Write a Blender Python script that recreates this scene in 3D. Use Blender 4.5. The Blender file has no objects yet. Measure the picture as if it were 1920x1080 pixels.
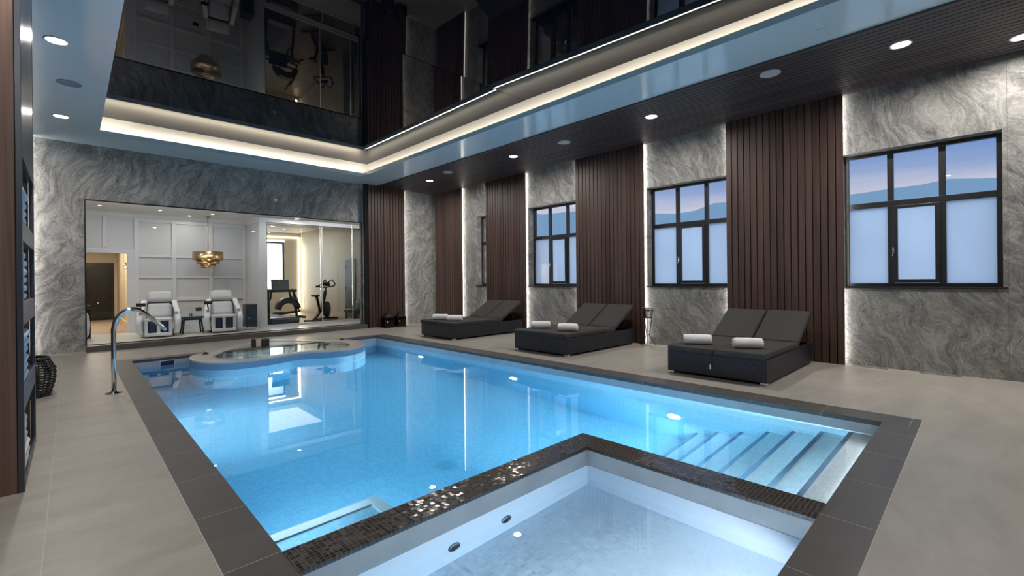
import bpy, bmesh, math, random
from mathutils import Vector, Matrix, noise
random.seed(7)
PI = math.pi
S = bpy.context.scene
COL = S.collection
def R(a): return math.radians(a)

# ------------------------------------------------------------------ mesh helpers
class MB:
    def __init__(s): s.bm = bmesh.new()
    def box(s, x0, x1, y0, y1, z0, z1, bev=0, seg=2, M=None, mi=0):
        b = bmesh.new()
        bmesh.ops.create_cube(b, size=1)
        for v in b.verts:
            v.co = Vector(((x0+x1)/2+v.co.x*(x1-x0), (y0+y1)/2+v.co.y*(y1-y0), (z0+z1)/2+v.co.z*(z1-z0)))
        if bev: bmesh.ops.bevel(b, geom=b.edges[:], offset=bev, segments=seg, profile=.5, affect='EDGES')
        return s.add(b, M, mi)
    def add(s, b, M=None, mi=0):
        if M is not None: bmesh.ops.transform(b, matrix=M, verts=b.verts)
        mp = {v: s.bm.verts.new(v.co) for v in b.verts}
        for f in b.faces:
            try: nf = s.bm.faces.new([mp[v] for v in f.verts]); nf.material_index = mi; nf.smooth = f.smooth
            except ValueError: pass
        b.free(); return s
    def bar(s, p, q, w, h=None, bev=0, mi=0):
        p, q = Vector(p), Vector(q); d = q-p; L = d.length; h = h or w
        M = Matrix.Translation((p+q)/2) @ d.to_track_quat('Z', 'Y').to_matrix().to_4x4()
        return s.box(-w/2, w/2, -h/2, h/2, -L/2, L/2, bev, 2, M, mi)
    def tube(s, pts, r, n=10, close=False, mi=0, caps=True):
        pts = [Vector(p) for p in pts]; N = len(pts)
        rs = r if isinstance(r, (list, tuple)) else [r]*N
        rings = []; up = None
        for i, p in enumerate(pts):
            a = pts[(i-1) % N] if (close or i > 0) else p
            b = pts[(i+1) % N] if (close or i < N-1) else p
            t = (b-a).normalized()
            if up is None: up = t.orthogonal().normalized()
            up = (up - t*up.dot(t)); up = up.normalized() if up.length > 1e-6 else t.orthogonal().normalized()
            w = t.cross(up)
            rings.append([s.bm.verts.new(p+(up*math.cos(2*PI*k/n)+w*math.sin(2*PI*k/n))*rs[i]) for k in range(n)])
        for i in range(N if close else N-1):
            A, B = rings[i], rings[(i+1) % N]
            for k in range(n):
                f = s.bm.faces.new((A[k], A[(k+1) % n], B[(k+1) % n], B[k])); f.smooth = True; f.material_index = mi
        if not close and caps:
            for A in (rings[0][::-1], rings[-1]):
                f = s.bm.faces.new(A); f.material_index = mi
        return s
    def lathe(s, prof, n=32, c=(0, 0, 0), mi=0, M=None, smooth=True):
        b = bmesh.new(); rings = []
        for r, z in prof:
            if r < 1e-5: rings.append([b.verts.new((c[0], c[1], c[2]+z))])
            else: rings.append([b.verts.new((c[0]+r*math.cos(2*PI*k/n), c[1]+r*math.sin(2*PI*k/n), c[2]+z)) for k in range(n)])
        for A, B in zip(rings, rings[1:]):
            for k in range(n):
                a = A[k % len(A)]; a2 = A[(k+1) % len(A)]; b1 = B[k % len(B)]; b2 = B[(k+1) % len(B)]
                vs = []
                for v in (a, a2, b2, b1):
                    if v not in vs: vs.append(v)
                if len(vs) > 2: f = b.faces.new(vs); f.smooth = smooth
        return s.add(b, M, mi)
    def prism(s, poly, a0, a1, axis='z', bev=0, mi=0, seg=2):
        """poly of 2D points; extruded along axis. axis z:(x,y) x:(y,z) y:(x,z)"""
        b = bmesh.new()
        def P(p, a): return {'z': (p[0], p[1], a), 'x': (a, p[0], p[1]), 'y': (p[0], a, p[1])}[axis]
        A = [b.verts.new(P(p, a0)) for p in poly]; B = [b.verts.new(P(p, a1)) for p in poly]
        n = len(poly)
        b.faces.new(A); b.faces.new(B[::-1])
        for i in range(n): b.faces.new((A[i], B[i], B[(i+1) % n], A[(i+1) % n]))
        bmesh.ops.recalc_face_normals(b, faces=b.faces[:])
        if bev:
            es = [e for e in b.edges if (e.verts[0] in A) == (e.verts[1] in A)]
            bmesh.ops.bevel(b, geom=es, offset=bev, segments=seg, profile=.5, affect='EDGES')
        return s.add(b, None, mi)
    def build(s, name, mats, parent=None, smooth=False, recalc=True):
        if recalc: bmesh.ops.recalc_face_normals(s.bm, faces=s.bm.faces[:])
        me = bpy.data.meshes.new(name); s.bm.to_mesh(me); s.bm.free()
        for m in (mats if isinstance(mats, (list, tuple)) else [mats]): me.materials.append(m)
        if smooth:
            for p in me.polygons: p.use_smooth = True
        o = bpy.data.objects.new(name, me); COL.objects.link(o)
        if parent: o.parent = parent
        return o
def wnorm(o):
    m = o.modifiers.new('wn', 'WEIGHTED_NORMAL'); m.keep_sharp = True
    return o
def tag(o, label, cat, group=None, kind=None):
    o['label'] = label; o['category'] = cat
    if group: o['group'] = group
    if kind: o['kind'] = kind
    return o
def struct(o):
    o['kind'] = 'structure'; return o
def thing(name, label, cat, loc=(0, 0, 0), rz=0, group=None):
    o = bpy.data.objects.new(name, None); COL.objects.link(o)
    o.empty_display_size = .1
    o.location = loc; o.rotation_euler = (0, 0, rz)
    return tag(o, label, cat, group)
def dup(root, loc=None, rz=None, label=None, group=None):
    r = root.copy(); COL.objects.link(r)
    if loc is not None: r.location = loc
    if rz is not None: r.rotation_euler = (0, 0, rz)
    if label: r['label'] = label
    if group: r['group'] = group
    for ch in list(root.children):
        c = ch.copy(); COL.objects.link(c); c.parent = r
        for g in list(ch.children):
            d = g.copy(); COL.objects.link(d); d.parent = c
    return r

# ------------------------------------------------------------------ materials
def srgb(r, g, b):
    f = lambda c: ((c/255)/12.92 if c/255 <= .04045 else ((c/255+.055)/1.055)**2.4)
    return (f(r), f(g), f(b), 1)
class NT:
    def __init__(s, name):
        s.m = bpy.data.materials.new(name); s.m.use_nodes = True
        s.t = s.m.node_tree; s.t.nodes.clear()
        s.out = s.n('ShaderNodeOutputMaterial')
    def n(s, typ, **kw):
        nd = s.t.nodes.new(typ)
        for k, v in kw.items():
            if k[0] == '_': setattr(nd, k[1:], v)
            else:
                i = nd.inputs[int(k[1:])] if k[0] == 'i' and k[1:].isdigit() else nd.inputs[k.replace('__', ' ')]
                if hasattr(v, 'is_output') or isinstance(v, bpy.types.NodeSocket): s.t.links.new(v, i)
                else: i.default_value = v
        return nd
    def math(s, op, a, b=None, c=None):
        nd = s.t.nodes.new('ShaderNodeMath'); nd.operation = op
        for i, v in enumerate((a, b, c)):
            if v is None: continue
            if isinstance(v, bpy.types.NodeSocket): s.t.links.new(v, nd.inputs[i])
            else: nd.inputs[i].default_value = v
        return nd.outputs[0]
    def vmath(s, op, a, b=None):
        nd = s.t.nodes.new('ShaderNodeVectorMath'); nd.operation = op
        for i, v in enumerate((a, b)):
            if v is None: continue
            if isinstance(v, bpy.types.NodeSocket): s.t.links.new(v, nd.inputs[i])
            else: nd.inputs[i].default_value = v
        return nd.outputs[0]
    def mix(s, fac, a, b, mode='MIX'):
        nd = s.t.nodes.new('ShaderNodeMix'); nd.data_type = 'RGBA'; nd.blend_type = mode
        for i, v in ((0, fac), (6, a), (7, b)):
            if isinstance(v, bpy.types.NodeSocket): s.t.links.new(v, nd.inputs[i])
            else: nd.inputs[i].default_value = v
        return nd.outputs[2]
    def ramp(s, fac, stops):
        nd = s.t.nodes.new('ShaderNodeValToRGB'); s.t.links.new(fac, nd.inputs[0])
        cr = nd.color_ramp
        while len(cr.elements) < len(stops): cr.elements.new(.5)
        for e, (p, c) in zip(cr.elements, stops): e.position = p; e.color = c
        return nd.outputs[0]
    def pos(s): return s.n('ShaderNodeTexCoord').outputs['Object']
    def noise(s, vec, scale, detail=4, rough=.55, dist=0):
        return s.n('ShaderNodeTexNoise', Vector=vec, Scale=scale, Detail=detail, Roughness=rough, Distortion=dist)
    def scalev(s, vec, sc):
        return s.n('ShaderNodeMapping', Vector=vec, Scale=sc).outputs[0]
    def bump(s, h, strength=.3, dist=.01):
        return s.n('ShaderNodeBump', Height=h, Strength=strength, Distance=dist).outputs[0]
    def pbsdf(s, **kw):
        p = s.n('ShaderNodeBsdfPrincipled')
        for k, v in kw.items():
            k = k.replace('__', ' ')
            if isinstance(v, bpy.types.NodeSocket): s.t.links.new(v, p.inputs[k])
            else: p.inputs[k].default_value = v
        s.t.links.new(p.outputs[0], s.out.inputs[0]); return p
    def grid(s, px, py, pz, gap, off=(0, 0, 0)):
        """1 on grout lines, on every face of an axis aligned solid"""
        P = s.vmath('ADD', s.pos(), off)
        sx = s.n('ShaderNodeSeparateXYZ', Vector=P)
        ng = s.n('ShaderNodeSeparateXYZ', Vector=s.vmath('ABSOLUTE', s.n('ShaderNodeNewGeometry').outputs['True Normal']))
        r = None
        for i, p in enumerate((px, py, pz)):
            if not p: continue
            fr = s.math('FRACT', s.math('DIVIDE', sx.outputs[i], p))
            m = s.math('MULTIPLY', s.math('LESS_THAN', fr, gap/p), s.math('LESS_THAN', ng.outputs[i], .7))
            r = m if r is None else s.math('MAXIMUM', r, m)
        cell = s.vmath('FLOOR', s.vmath('DIVIDE', P, (px or 1e3, py or 1e3, pz or 1e3)))
        wn = s.n('ShaderNodeTexWhiteNoise', Vector=cell)
        return r, wn
def simple(name, col, rough=.5, metal=0, bump=0, bscale=200, spec=.5, coat=0, var=0, vscale=3):
    t = NT(name); c = col
    kw = dict(Roughness=rough, Metallic=metal)
    if var:
        nz = t.noise(t.pos(), vscale, 3).outputs[0]
        c = t.ramp(nz, [(.3, tuple(x*(1-var) for x in col[:3])+(1,)), (.7, tuple(min(1, x*(1+var)) for x in col[:3])+(1,))])
    kw['Base__Color'] = c
    if bump: kw['Normal'] = t.bump(t.noise(t.pos(), bscale, 2).outputs[0], bump, .002)
    kw['Specular__IOR__Level'] = spec
    kw['Coat__Weight'] = coat
    t.pbsdf(**kw); return t.m
def emis(name, col, st):
    t = NT(name); e = t.n('ShaderNodeEmission', Color=col, Strength=st); t.t.links.new(e.outputs[0], t.out.inputs[0]); return t.m

def mat_stone(name='slate_stone_veneer', plane='x', bright=1.0):
    t = NT(name); P = t.pos()
    # u runs along the wall
    sep = t.n('ShaderNodeSeparateXYZ', Vector=P)
    u = sep.outputs[1] if plane == 'x' else sep.outputs[0]
    # panels: joint every 2.22 m across and one row at 1.37 m
    vec = t.n('ShaderNodeCombineXYZ', X=u, Y=sep.outputs[2], Z=sep.outputs[0 if plane == 'x' else 1]).outputs[0]
    big = t.noise(vec, .75, 3, .5, .3)
    swirl = t.n('ShaderNodeMix', _data_type='VECTOR')
    off = t.vmath('SCALE', t.vmath('SUBTRACT', big.outputs['Color'], (.5, .5, .5)))
    off.node.inputs['Scale'].default_value = 1.5
    w = t.vmath('ADD', vec, off)
    rotw = t.n('ShaderNodeMapping', Vector=w, Rotation=(0, 0, .45)).outputs[0]
    st = t.scalev(rotw, (5.5, 1.1, 1))
    f1 = t.noise(st, 2.2, 9, .66, .5).outputs[0]
    f2 = t.noise(t.scalev(rotw, (20, 3.5, 1)), 2.6, 6, .7, .2).outputs[0]
    f3 = t.noise(vec, 34, 5, .7).outputs[0]
    f4 = t.noise(vec, 1.1, 3, .5).outputs[0]
    h = t.math('ADD', t.math('ADD', t.math('MULTIPLY', f1, .50), t.math('MULTIPLY', f4, .16)), t.math('ADD', t.math('MULTIPLY', f2, .24), t.math('MULTIPLY', f3, .22)))
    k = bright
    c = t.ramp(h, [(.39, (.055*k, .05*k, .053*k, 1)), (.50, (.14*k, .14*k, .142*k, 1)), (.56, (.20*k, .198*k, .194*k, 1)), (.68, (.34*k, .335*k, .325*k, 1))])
    crack = t.noise(t.scalev(w, (1.2, .45, 1)), 2.0, 8, .72, 1.2).outputs[0]
    ck = t.math('LESS_THAN', t.math('ABSOLUTE', t.math('SUBTRACT', crack, .5)), .006)
    c = t.mix(t.math('MULTIPLY', ck, .55), c, (.02, .02, .02, 1))
    hh = t.math('SUBTRACT', h, t.math('MULTIPLY', ck, .12))
    jx = t.math('LESS_THAN', t.math('FRACT', t.math('DIVIDE', t.math('ADD', u, 1.2 if plane == 'y' else .19+4.46), 2.22)), .0016)
    jz = t.math('LESS_THAN', t.math('ABSOLUTE', t.math('SUBTRACT', sep.outputs[2], 1.37)), .002)
    j = t.math('MAXIMUM', jx, jz)
    c = t.mix(t.math('MULTIPLY', j, .6), c, (.05, .05, .05, 1))
    t.pbsdf(Base__Color=c, Roughness=.62, Specular__IOR__Level=.45, Normal=t.bump(hh, .65, .03))
    return t.m
def mat_wood(name, plane_grain='z', dark=(.022, .011, .008), light=(.075, .038, .027), scale=1):
    t = NT(name); P = t.pos()
    sc = {'z': (26, 26, .55), 'y': (26, .55, 26), 'x': (.55, 26, 26)}[plane_grain]
    info = t.n('ShaderNodeObjectInfo').outputs['Random']
    a = t.noise(t.scalev(P, tuple(v*scale for v in sc)), 1.2, 7, .62, .8).outputs[0]
    # board to board change
    cell = {'z': (11.1, 11.1, .02), 'y': (11.1, .02, .02), 'x': (.02, 11.1, 11.1)}[plane_grain]
    wn = t.n('ShaderNodeTexWhiteNoise', Vector=t.vmath('FLOOR', t.scalev(P, cell))).outputs[0]
    h = t.math('ADD', t.math('MULTIPLY', a, .8), t.math('MULTIPLY', wn, .2))
    c = t.ramp(h, [(.3, dark+(1,)), (.72, light+(1,))])
    t.pbsdf(Base__Color=c, Roughness=.48, Specular__IOR__Level=.4, Normal=t.bump(a, .15, .004))
    return t.m
def mat_tile(name, base, var, px, py, gap, grout, rough=.42, off=(0, 0, 0)):
    t = NT(name)
    g, wn = t.grid(px, py, 0, gap, off)
    P = t.pos()
    a = t.noise(t.scalev(P, (1.2, 3.0, 1)), 1.6, 6, .6, .6).outputs[0]
    b = t.noise(P, 9, 4, .6).outputs[0]
    h = t.math('ADD', t.math('MULTIPLY', a, .7), t.math('ADD', t.math('MULTIPLY', b, .2), t.math('MULTIPLY', wn.outputs[0], .12)))
    c = t.ramp(h, [(.3, tuple(x*(1-var) for x in base)+(1,)), (.68, tuple(x*(1+var) for x in base)+(1,))])
    c = t.mix(g, c, grout+(1,))
    t.pbsdf(Base__Color=c, Roughness=rough, Specular__IOR__Level=.35, Normal=t.bump(t.math('SUBTRACT', t.math('MULTIPLY', b, .1), g), .12, .003))
    return t.m
def mat_mosaic(name, c0, c1, grout, p=.025, gap=.0028, rough=.25, tilt=.0, spec=.5):
    t = NT(name)
    g, wn = t.grid(p, p, p, gap, (.0131, .0131, .0131))
    cl = t.noise(t.pos(), 1.6, 3).outputs[0]
    f = t.math('ADD', t.math('MULTIPLY', wn.outputs[0], .8), t.math('MULTIPLY', cl, .2))
    c = t.mix(f, c0+(1,), c1+(1,))
    c = t.mix(g, c, grout+(1,))
    nrm = t.n('ShaderNodeNewGeometry').outputs['Normal']
    if tilt:
        d = t.vmath('SCALE', t.vmath('SUBTRACT', wn.outputs['Color'], (.5, .5, .5))); d.node.inputs['Scale'].default_value = tilt
        nrm = t.vmath('NORMALIZE', t.vmath('ADD', nrm, d))
    rg = t.math('ADD', t.math('MULTIPLY', g, .5), rough)
    t.pbsdf(Base__Color=c, Roughness=rg, Normal=nrm, Specular__IOR__Level=spec)
    return t.m
def mat_water(name, sig, density, ripple=.02):
    t = NT(name)
    P = t.pos()
    a = t.noise(P, 1.3, 3, .5, .3).outputs[0]
    gl = t.n('ShaderNodeBsdfGlass', IOR=1.333, Roughness=0.0, Color=(1, 1, 1, 1), Normal=t.bump(a, ripple, .02))
    t.t.links.new(gl.outputs[0], t.out.inputs[0])
    va = t.n('ShaderNodeVolumeAbsorption', Color=sig, Density=density)
    t.t.links.new(va.outputs[0], t.out.inputs[1])
    return t.m
def mat_glass(name, tint=(.97, .985, .98), boost=1.0):
    t = NT(name)
    fr = t.n('ShaderNodeFresnel', IOR=1.45).outputs[0]
    tr = t.n('ShaderNodeBsdfTransparent', Color=tint+(1,)); gl = t.n('ShaderNodeBsdfGlossy', Roughness=0.0, Color=(1, 1, 1, 1))
    mx = t.n('ShaderNodeMixShader', Fac=t.math('MULTIPLY', fr, boost), i1=tr.outputs[0], i2=gl.outputs[0])
    t.t.links.new(mx.outputs[0], t.out.inputs[0]); return t.m
def mat_frost(name, col):
    t = NT(name)
    fr = t.n('ShaderNodeFresnel', IOR=1.45).outputs[0]
    nz = t.noise(t.scalev(t.pos(), (1, 1, .5)), 1.1, 2).outputs[0]
    c = t.ramp(nz, [(.3, tuple(x*.86 for x in col)+(1,)), (.7, tuple(min(1, x*1.08) for x in col)+(1,))])
    tr = t.n('ShaderNodeBsdfTranslucent', Color=c); gl = t.n('ShaderNodeBsdfGlossy', Roughness=.03, Color=(1, 1, 1, 1))
    mx = t.n('ShaderNodeMixShader', Fac=fr, i1=tr.outputs[0], i2=gl.outputs[0])
    t.t.links.new(mx.outputs[0], t.out.inputs[0]); return t.m

M = {}
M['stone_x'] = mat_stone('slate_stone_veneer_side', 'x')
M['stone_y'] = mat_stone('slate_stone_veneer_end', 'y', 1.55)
M['slat'] = mat_wood('walnut_slats', 'z', (.036, .021, .018), (.098, .057, .048))
M['slat_ceil'] = mat_wood('walnut_ceiling_slats', 'y', (.028, .023, .026), (.105, .083, .086))
M['walnut'] = mat_wood('walnut_cabinet', 'z', (.09, .053, .043), (.27, .165, .135), .6)
M['black_felt'] = simple('black_backing', (.004, .004, .005, 1), .9)
M['deck'] = mat_tile('porcelain_deck_tiles', (.33, .312, .288), .16, 1.19, 1.19, .004, (.42, .41, .38), .38, (.1, .35, 0))
M['coping_x'] = mat_tile('grey_coping_tiles_end', (.082, .079, .079), .16, .59, 0, .0045, (.30, .29, .28), .4, (.24, .178, 0))
M['coping'] = mat_tile('grey_coping_tiles', (.082, .079, .079), .16, 0, .59, .0045, (.30, .29, .28), .4, (.24, .178, 0))
t_ = NT('satin_soffit_blue_spill'); t_.pbsdf(Base__Color=(.72, .90, 1.0, 1), Roughness=.13, IOR=1.85, Specular__IOR__Level=.5)  # white ceiling; blue light spilling from the pool is put into its colour
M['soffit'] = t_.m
M['white_paint'] = simple('white_paint', (.78, .77, .74, 1), .55)
M['blackmirror'] = simple('black_gloss_ceiling', (.003, .0035, .006, 1), .008, spec=.16, coat=0)
M['pool'] = mat_mosaic('pale_blue_pool_mosaic', (.52, .62, .68), (.68, .76, .80), (.50, .56, .60), .025, .0025, .35)
M['pool_wall'] = mat_mosaic('pool_wall_mosaic', (.46, .56, .63), (.58, .66, .71), (.45, .52, .57), .025, .0025, .35)
M['band'] = simple('pale_grey_tile', (.42, .46, .50, 1), .3, var=.08, vscale=5)
M['spa_floor'] = mat_mosaic('spa_speckled_mosaic', (.56, .62, .72), (.72, .78, .88), (.64, .70, .80), .025, .0025, .18, .10)
M['dark_mosaic'] = mat_mosaic('dark_bronze_mosaic', (.024, .022, .022), (.050, .046, .045), (.085, .078, .076), .022, .0024, .16, .12, .7)
M['nosing'] = simple('navy_step_nosing', (.08, .14, .21, 1), .4)
M['water'] = mat_water('pool_water', (.0, .72, .965, 1), .46, .02)
M['spawater'] = mat_water('spa_water', (.3, .78, .98, 1), .45, .02)
M['tubwater'] = mat_water('hot_tub_water', (.55, .84, .80, 1), .8, .06)
M['tub'] = simple('hot_tub_acrylic', (.44, .425, .41, 1), .3, var=.06)
M['steel'] = simple('polished_steel', (.78, .79, .80, 1), .10, 1)
M['steel_dark'] = simple('brushed_dark_steel', (.20, .21, .23, 1), .30, 1)
M['frame_dark'] = simple('gunmetal_frame', (.085, .095, .12, 1), .35, .6)
M['black_metal'] = simple('black_metal', (.012, .012, .014, 1), .4, .3)
M['black_frame'] = simple('black_window_frame', (.010, .011, .014, 1), .35)
M['chrome'] = simple('chrome', (.85, .85, .86, 1), .12, 1)
M['glass'] = mat_glass('clear_glass')
M['glass2'] = mat_glass('partition_glass', (.97, .99, .975), .8)
M['frost'] = mat_frost('frosted_glass', (.85, .90, .93))
M['led'] = emis('led_strip', (1, .93, .82, 1), 6)
M['led_warm'] = emis('warm_led_strip', (1, .86, .62, 1), 5.5)
M['lamp'] = emis('lamp_lens', (1, .95, .88, 1), 30)
M['poollens'] = emis('pool_lamp_lens', (.95, .98, 1, 1), 22)
M['white_plastic'] = simple('white_plastic', (.80, .81, .83, 1), .28, coat=.3)
M['grey_leather'] = simple('light_grey_leather', (.58, .58, .60, 1), .5, bump=.2, bscale=90)
M['navy'] = simple('navy_fabric', (.012, .018, .065, 1), .6)
M['dark_navy'] = simple('dark_navy_lacquer', (.012, .022, .040, 1), .3)
M['black_rubber'] = simple('black_rubber', (.012, .012, .013, 1), .6)
M['dark_grey'] = simple('dark_grey_plastic', (.035, .037, .042, 1), .45)
M['brass'] = simple('aged_brass', (.52, .38, .20, 1), .28, 1, var=.25, vscale=12)
M['copper'] = simple('copper_glow', (.75, .42, .25, 1), .3, 1)
M['panel_white'] = simple('panelled_wall_white', (.66, .66, .66, 1), .5)
M['panel_trim'] = simple('panel_trim_white', (.72, .72, .73, 1), .45)
M['cream'] = simple('cream_wall', (.60, .55, .46, 1), .6)
M['gymwall'] = simple('warm_grey_gym_wall', (.52, .49, .43, 1), .5)
M['beige'] = simple('beige_corridor_paint', (.52, .45, .35, 1), .6)
M['door_dark'] = simple('espresso_door', (.010, .0075, .007, 1), .3)
M['oak'] = mat_wood('oak_floor', 'x', (.22, .15, .10), (.42, .32, .24))
M['palefloor'] = mat_tile('pale_lounge_tiles', (.58, .56, .52), .1, .6, .6, .003, (.5, .48, .45), .3)
M['gymdoor'] = simple('grey_gym_door', (.10, .115, .13, 1), .4)
M['bluebag'] = simple('turquoise_bag', (.02, .32, .50, 1), .5, var=.2, vscale=8)
M['dark_fabric'] = simple('charcoal_cushion_fabric', (.043, .041, .043, 1), .82, bump=.25, bscale=260, spec=.25)
M['piping'] = simple('charcoal_piping', (.02, .02, .022, 1), .8)
def mat_rattan():
    t = NT('black_woven_rattan'); P = t.pos()
    sx = t.n('ShaderNodeSeparateXYZ', Vector=P)
    z = t.math('FRACT', t.math('DIVIDE', sx.outputs[2], .012))
    zz = t.math('SINE', t.math('MULTIPLY', z, PI))
    u = t.math('SINE', t.math('MULTIPLY', t.math('ADD', sx.outputs[0], sx.outputs[1]), 120))
    h = t.math('ADD', zz, t.math('MULTIPLY', u, .25))
    st = t.noise(t.scalev(P, (1, 1, 60)), 1.4, 3).outputs[0]
    c = t.ramp(t.math('MULTIPLY', st, zz), [(.1, (.003, .0035, .007, 1)), (.6, (.017, .019, .034, 1))])
    t.pbsdf(Base__Color=c, Roughness=.42, Specular__IOR__Level=.5, Normal=t.bump(h, .5, .004)); return t.m
M['rattan'] = mat_rattan()
def mat_towel(name, col):
    t = NT(name); P = t.pos()
    a = t.noise(P, 260, 3, .7).outputs[0]; b = t.noise(P, 30, 3, .6).outputs[0]
    h = t.math('ADD', a, b)
    t.pbsdf(Base__Color=col, Roughness=.95, Specular__IOR__Level=.1, Sheen__Weight=.3, Normal=t.bump(h, .6, .006)); return t.m
M['towel'] = mat_towel('white_terry', (.88, .86, .87, 1))
M['towel_b'] = mat_towel('pale_blue_terry', (.42, .58, .74, 1))

# ------------------------------------------------------------------ key dimensions (metres)
XR = 7.61; XP = 7.53; YG = 11.15; ZC = 3.70; ZM = 4.055
XL = -1.6; YN = -4.0
PX0, PX1, PY0, PY1 = .666, 4.778, .582, 9.19
WL = -.12; FLOORZ = -1.45
SX, SY = 2.847, 2.172        # spa outer corner
SIX, SIY = 2.63, 1.97        # spa inner corner
LX0, LX1, LY = .355, 5.01, 10.25

# ------------------------------------------------------------------ floor, coping
m = MB()
T = .25
m.box(XL, .44, YN, YG-.0, -T, 0); m.box(5.065, XR+.3, YN, YG-.0, -T, 0)
m.box(.44, 5.065, YN, .355, -T, 0); m.box(.44, 5.065, 9.42, YG, -T, 0)
struct(m.build('floor', M['deck']))
m = MB()
m.box(.44, PX0, .355, 9.42, -.04, .0005); m.box(PX1, 5.065, .355, 9.42, -.04, .0005)
m.box(PX0, PX1, .355, PY0, -.04, .0005, mi=1); m.box(PX0, PX1, PY1, 9.42, -.04, .0005, mi=1)
o = struct(m.build('trim_1', [M['coping'], M['coping_x']])); o['label'] = 'dark grey tiled coping around the pool'
# light strip joint between the coping and the deck
m = MB()
m.box(.434, .440, .349, 9.426, -.02, .0012); m.box(5.065, 5.071, .349, 9.426, -.02, .0012)
m.box(.434, 5.071, .349, .355, -.02, .0012)
struct(m.build('trim_2', simple('pale_grout', (.40, .39, .37, 1), .7)))

# ------------------------------------------------------------------ pool shell
pool = thing('swimming_pool', 'long rectangular pool with pale mosaic sides and dark grey edging', 'swimming pool', (0, 0, 0))
m = MB(); B = -1.6
m.box(PX0-.2, PX1+.2, PY0-.2, PY1+.2, B, FLOORZ)
m.build('pool_floor', M['pool'], pool)
m = MB()
for a in ((PX0-.2, PX0, PY0-.2, PY1+.2), (PX1, PX1+.2, PY0-.2, PY1+.2), (PX0, PX1, PY0-.2, PY0), (PX0, PX1, PY1, PY1+.2)):
    m.box(*a, FLOORZ, WL-.015)
m.build('pool_wall', M['pool_wall'], pool)
m = MB()
for a in ((PX0-.2, PX0, PY0-.2, PY1+.2), (PX1, PX1+.2, PY0-.2, PY1+.2), (PX0, PX1, PY0-.2, PY0), (PX0, PX1, PY1, PY1+.2)):
    m.box(*a, WL-.015, -.04)
m.build('waterline_band', M['band'], pool)
# steps: top height, far edge
st = [(-.15, .80), (-.31, 1.01), (-.47, 1.235), (-.64, 1.45), (-.82, 1.69), (-.99, 1.93), (-1.15, 2.14)]
y0 = PY0
for z, y in st:
    m = MB(); m.box(SX, PX1, y0, y, FLOORZ, z)
    s_ = m.build('step', M['pool'], pool)
    m = MB(); m.box(SX+.001, PX1-.001, y-.032, y+.002, z-.03, z+.003)
    m.build('step_nosing', M['nosing'], s_)
    y0 = y
# shallow ledge against the spa wall
m = MB(); m.box(PX0, 1.5, SY, 2.92, FLOORZ, -.5); lg = m.build('ledge', mat_mosaic('ledge_mosaic', (.16, .36, .50), (.24, .44, .57), (.2, .4, .52)), pool)
m = MB(); m.prism([(PX0+.001, 2.84), (1.42, 2.84), (1.42, SY), (1.503, SY), (1.503, 2.923), (PX0+.001, 2.923)], -.53, -.493)
m.build('ledge_edge', simple('white_edge_tile', (.50, .60, .68, 1), .4), lg)
m = MB(); m.lathe([(0, .004), (.08, .004), (.09, 0), (.10, .006), (.105, 0)], 28, (2.68, 3.73, FLOORZ))
for k in range(5):
    m.box(2.62, 2.74, 3.67+k*.03-.004, 3.67+k*.03+.004, FLOORZ, FLOORZ+.009)
m.build('floor_drain', simple('drain_grey', (.50, .60, .66, 1), .5), pool)

# spa in the near corner
spa = thing('plunge_spa', 'shallow square spa basin behind the dark mosaic wall in the near pool corner', 'spa pool', (0, 0, 0))
m = MB(); m.box(PX0, SIX, PY0, SIY, -1.4, -.45); m.build('spa_floor', M['spa_floor'], spa)
m = MB()
m.box(PX0, SX, SIY, SY, FLOORZ, -.018); m.box(SIX, SX, PY0, SIY, FLOORZ, -.018)
m.build('spa_wall', M['band'], spa)
m = MB()
m.prism([(PX0, SIY), (SIX, SIY), (SIX, PY0), (SX, PY0), (SX, SY), (PX0, SY)], -.018, .004, 'z')
m.build('mosaic_top', M['dark_mosaic'], spa)
m = MB(); m.box(PX0, SIX, SIY-.004, SIY, -.45, WL-.004); m.box(SIX-.004, SIX, PY0, SIY, -.45, WL-.004)
m.build('spa_wall_tile', simple('white_spa_tile', (.44, .46, .53, 1), .3), spa)
for x in (1.83, 1.45):
    j = thing('water_jet', 'round %s water jet in the spa wall, %s the spa corner' % (('steel', 'nearer') if x > 1.6 else ('steel', 'further from')), 'water jet', (x, SIY-.004, -.315), group='water jets in the spa wall')
    m = MB(); m.lathe([(.038, 0), (.038, .006), (.032, .012), (.026, .008), (.026, 0)], 24, M=Matrix.Rotation(PI/2, 4, 'X'))
    m.build('jet_ring', M['steel_dark'], j)
    m = MB(); m.lathe([(0, .004), (.024, .004), (.026, 0)], 20, M=Matrix.Rotation(PI/2, 4, 'X')); m.lathe([(0, .014), (.010, .012), (.011, 0)], 12, M=Matrix.Rotation(PI/2, 4, 'X'))
    m.build('jet_nozzle', M['black_rubber'], j)

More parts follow.
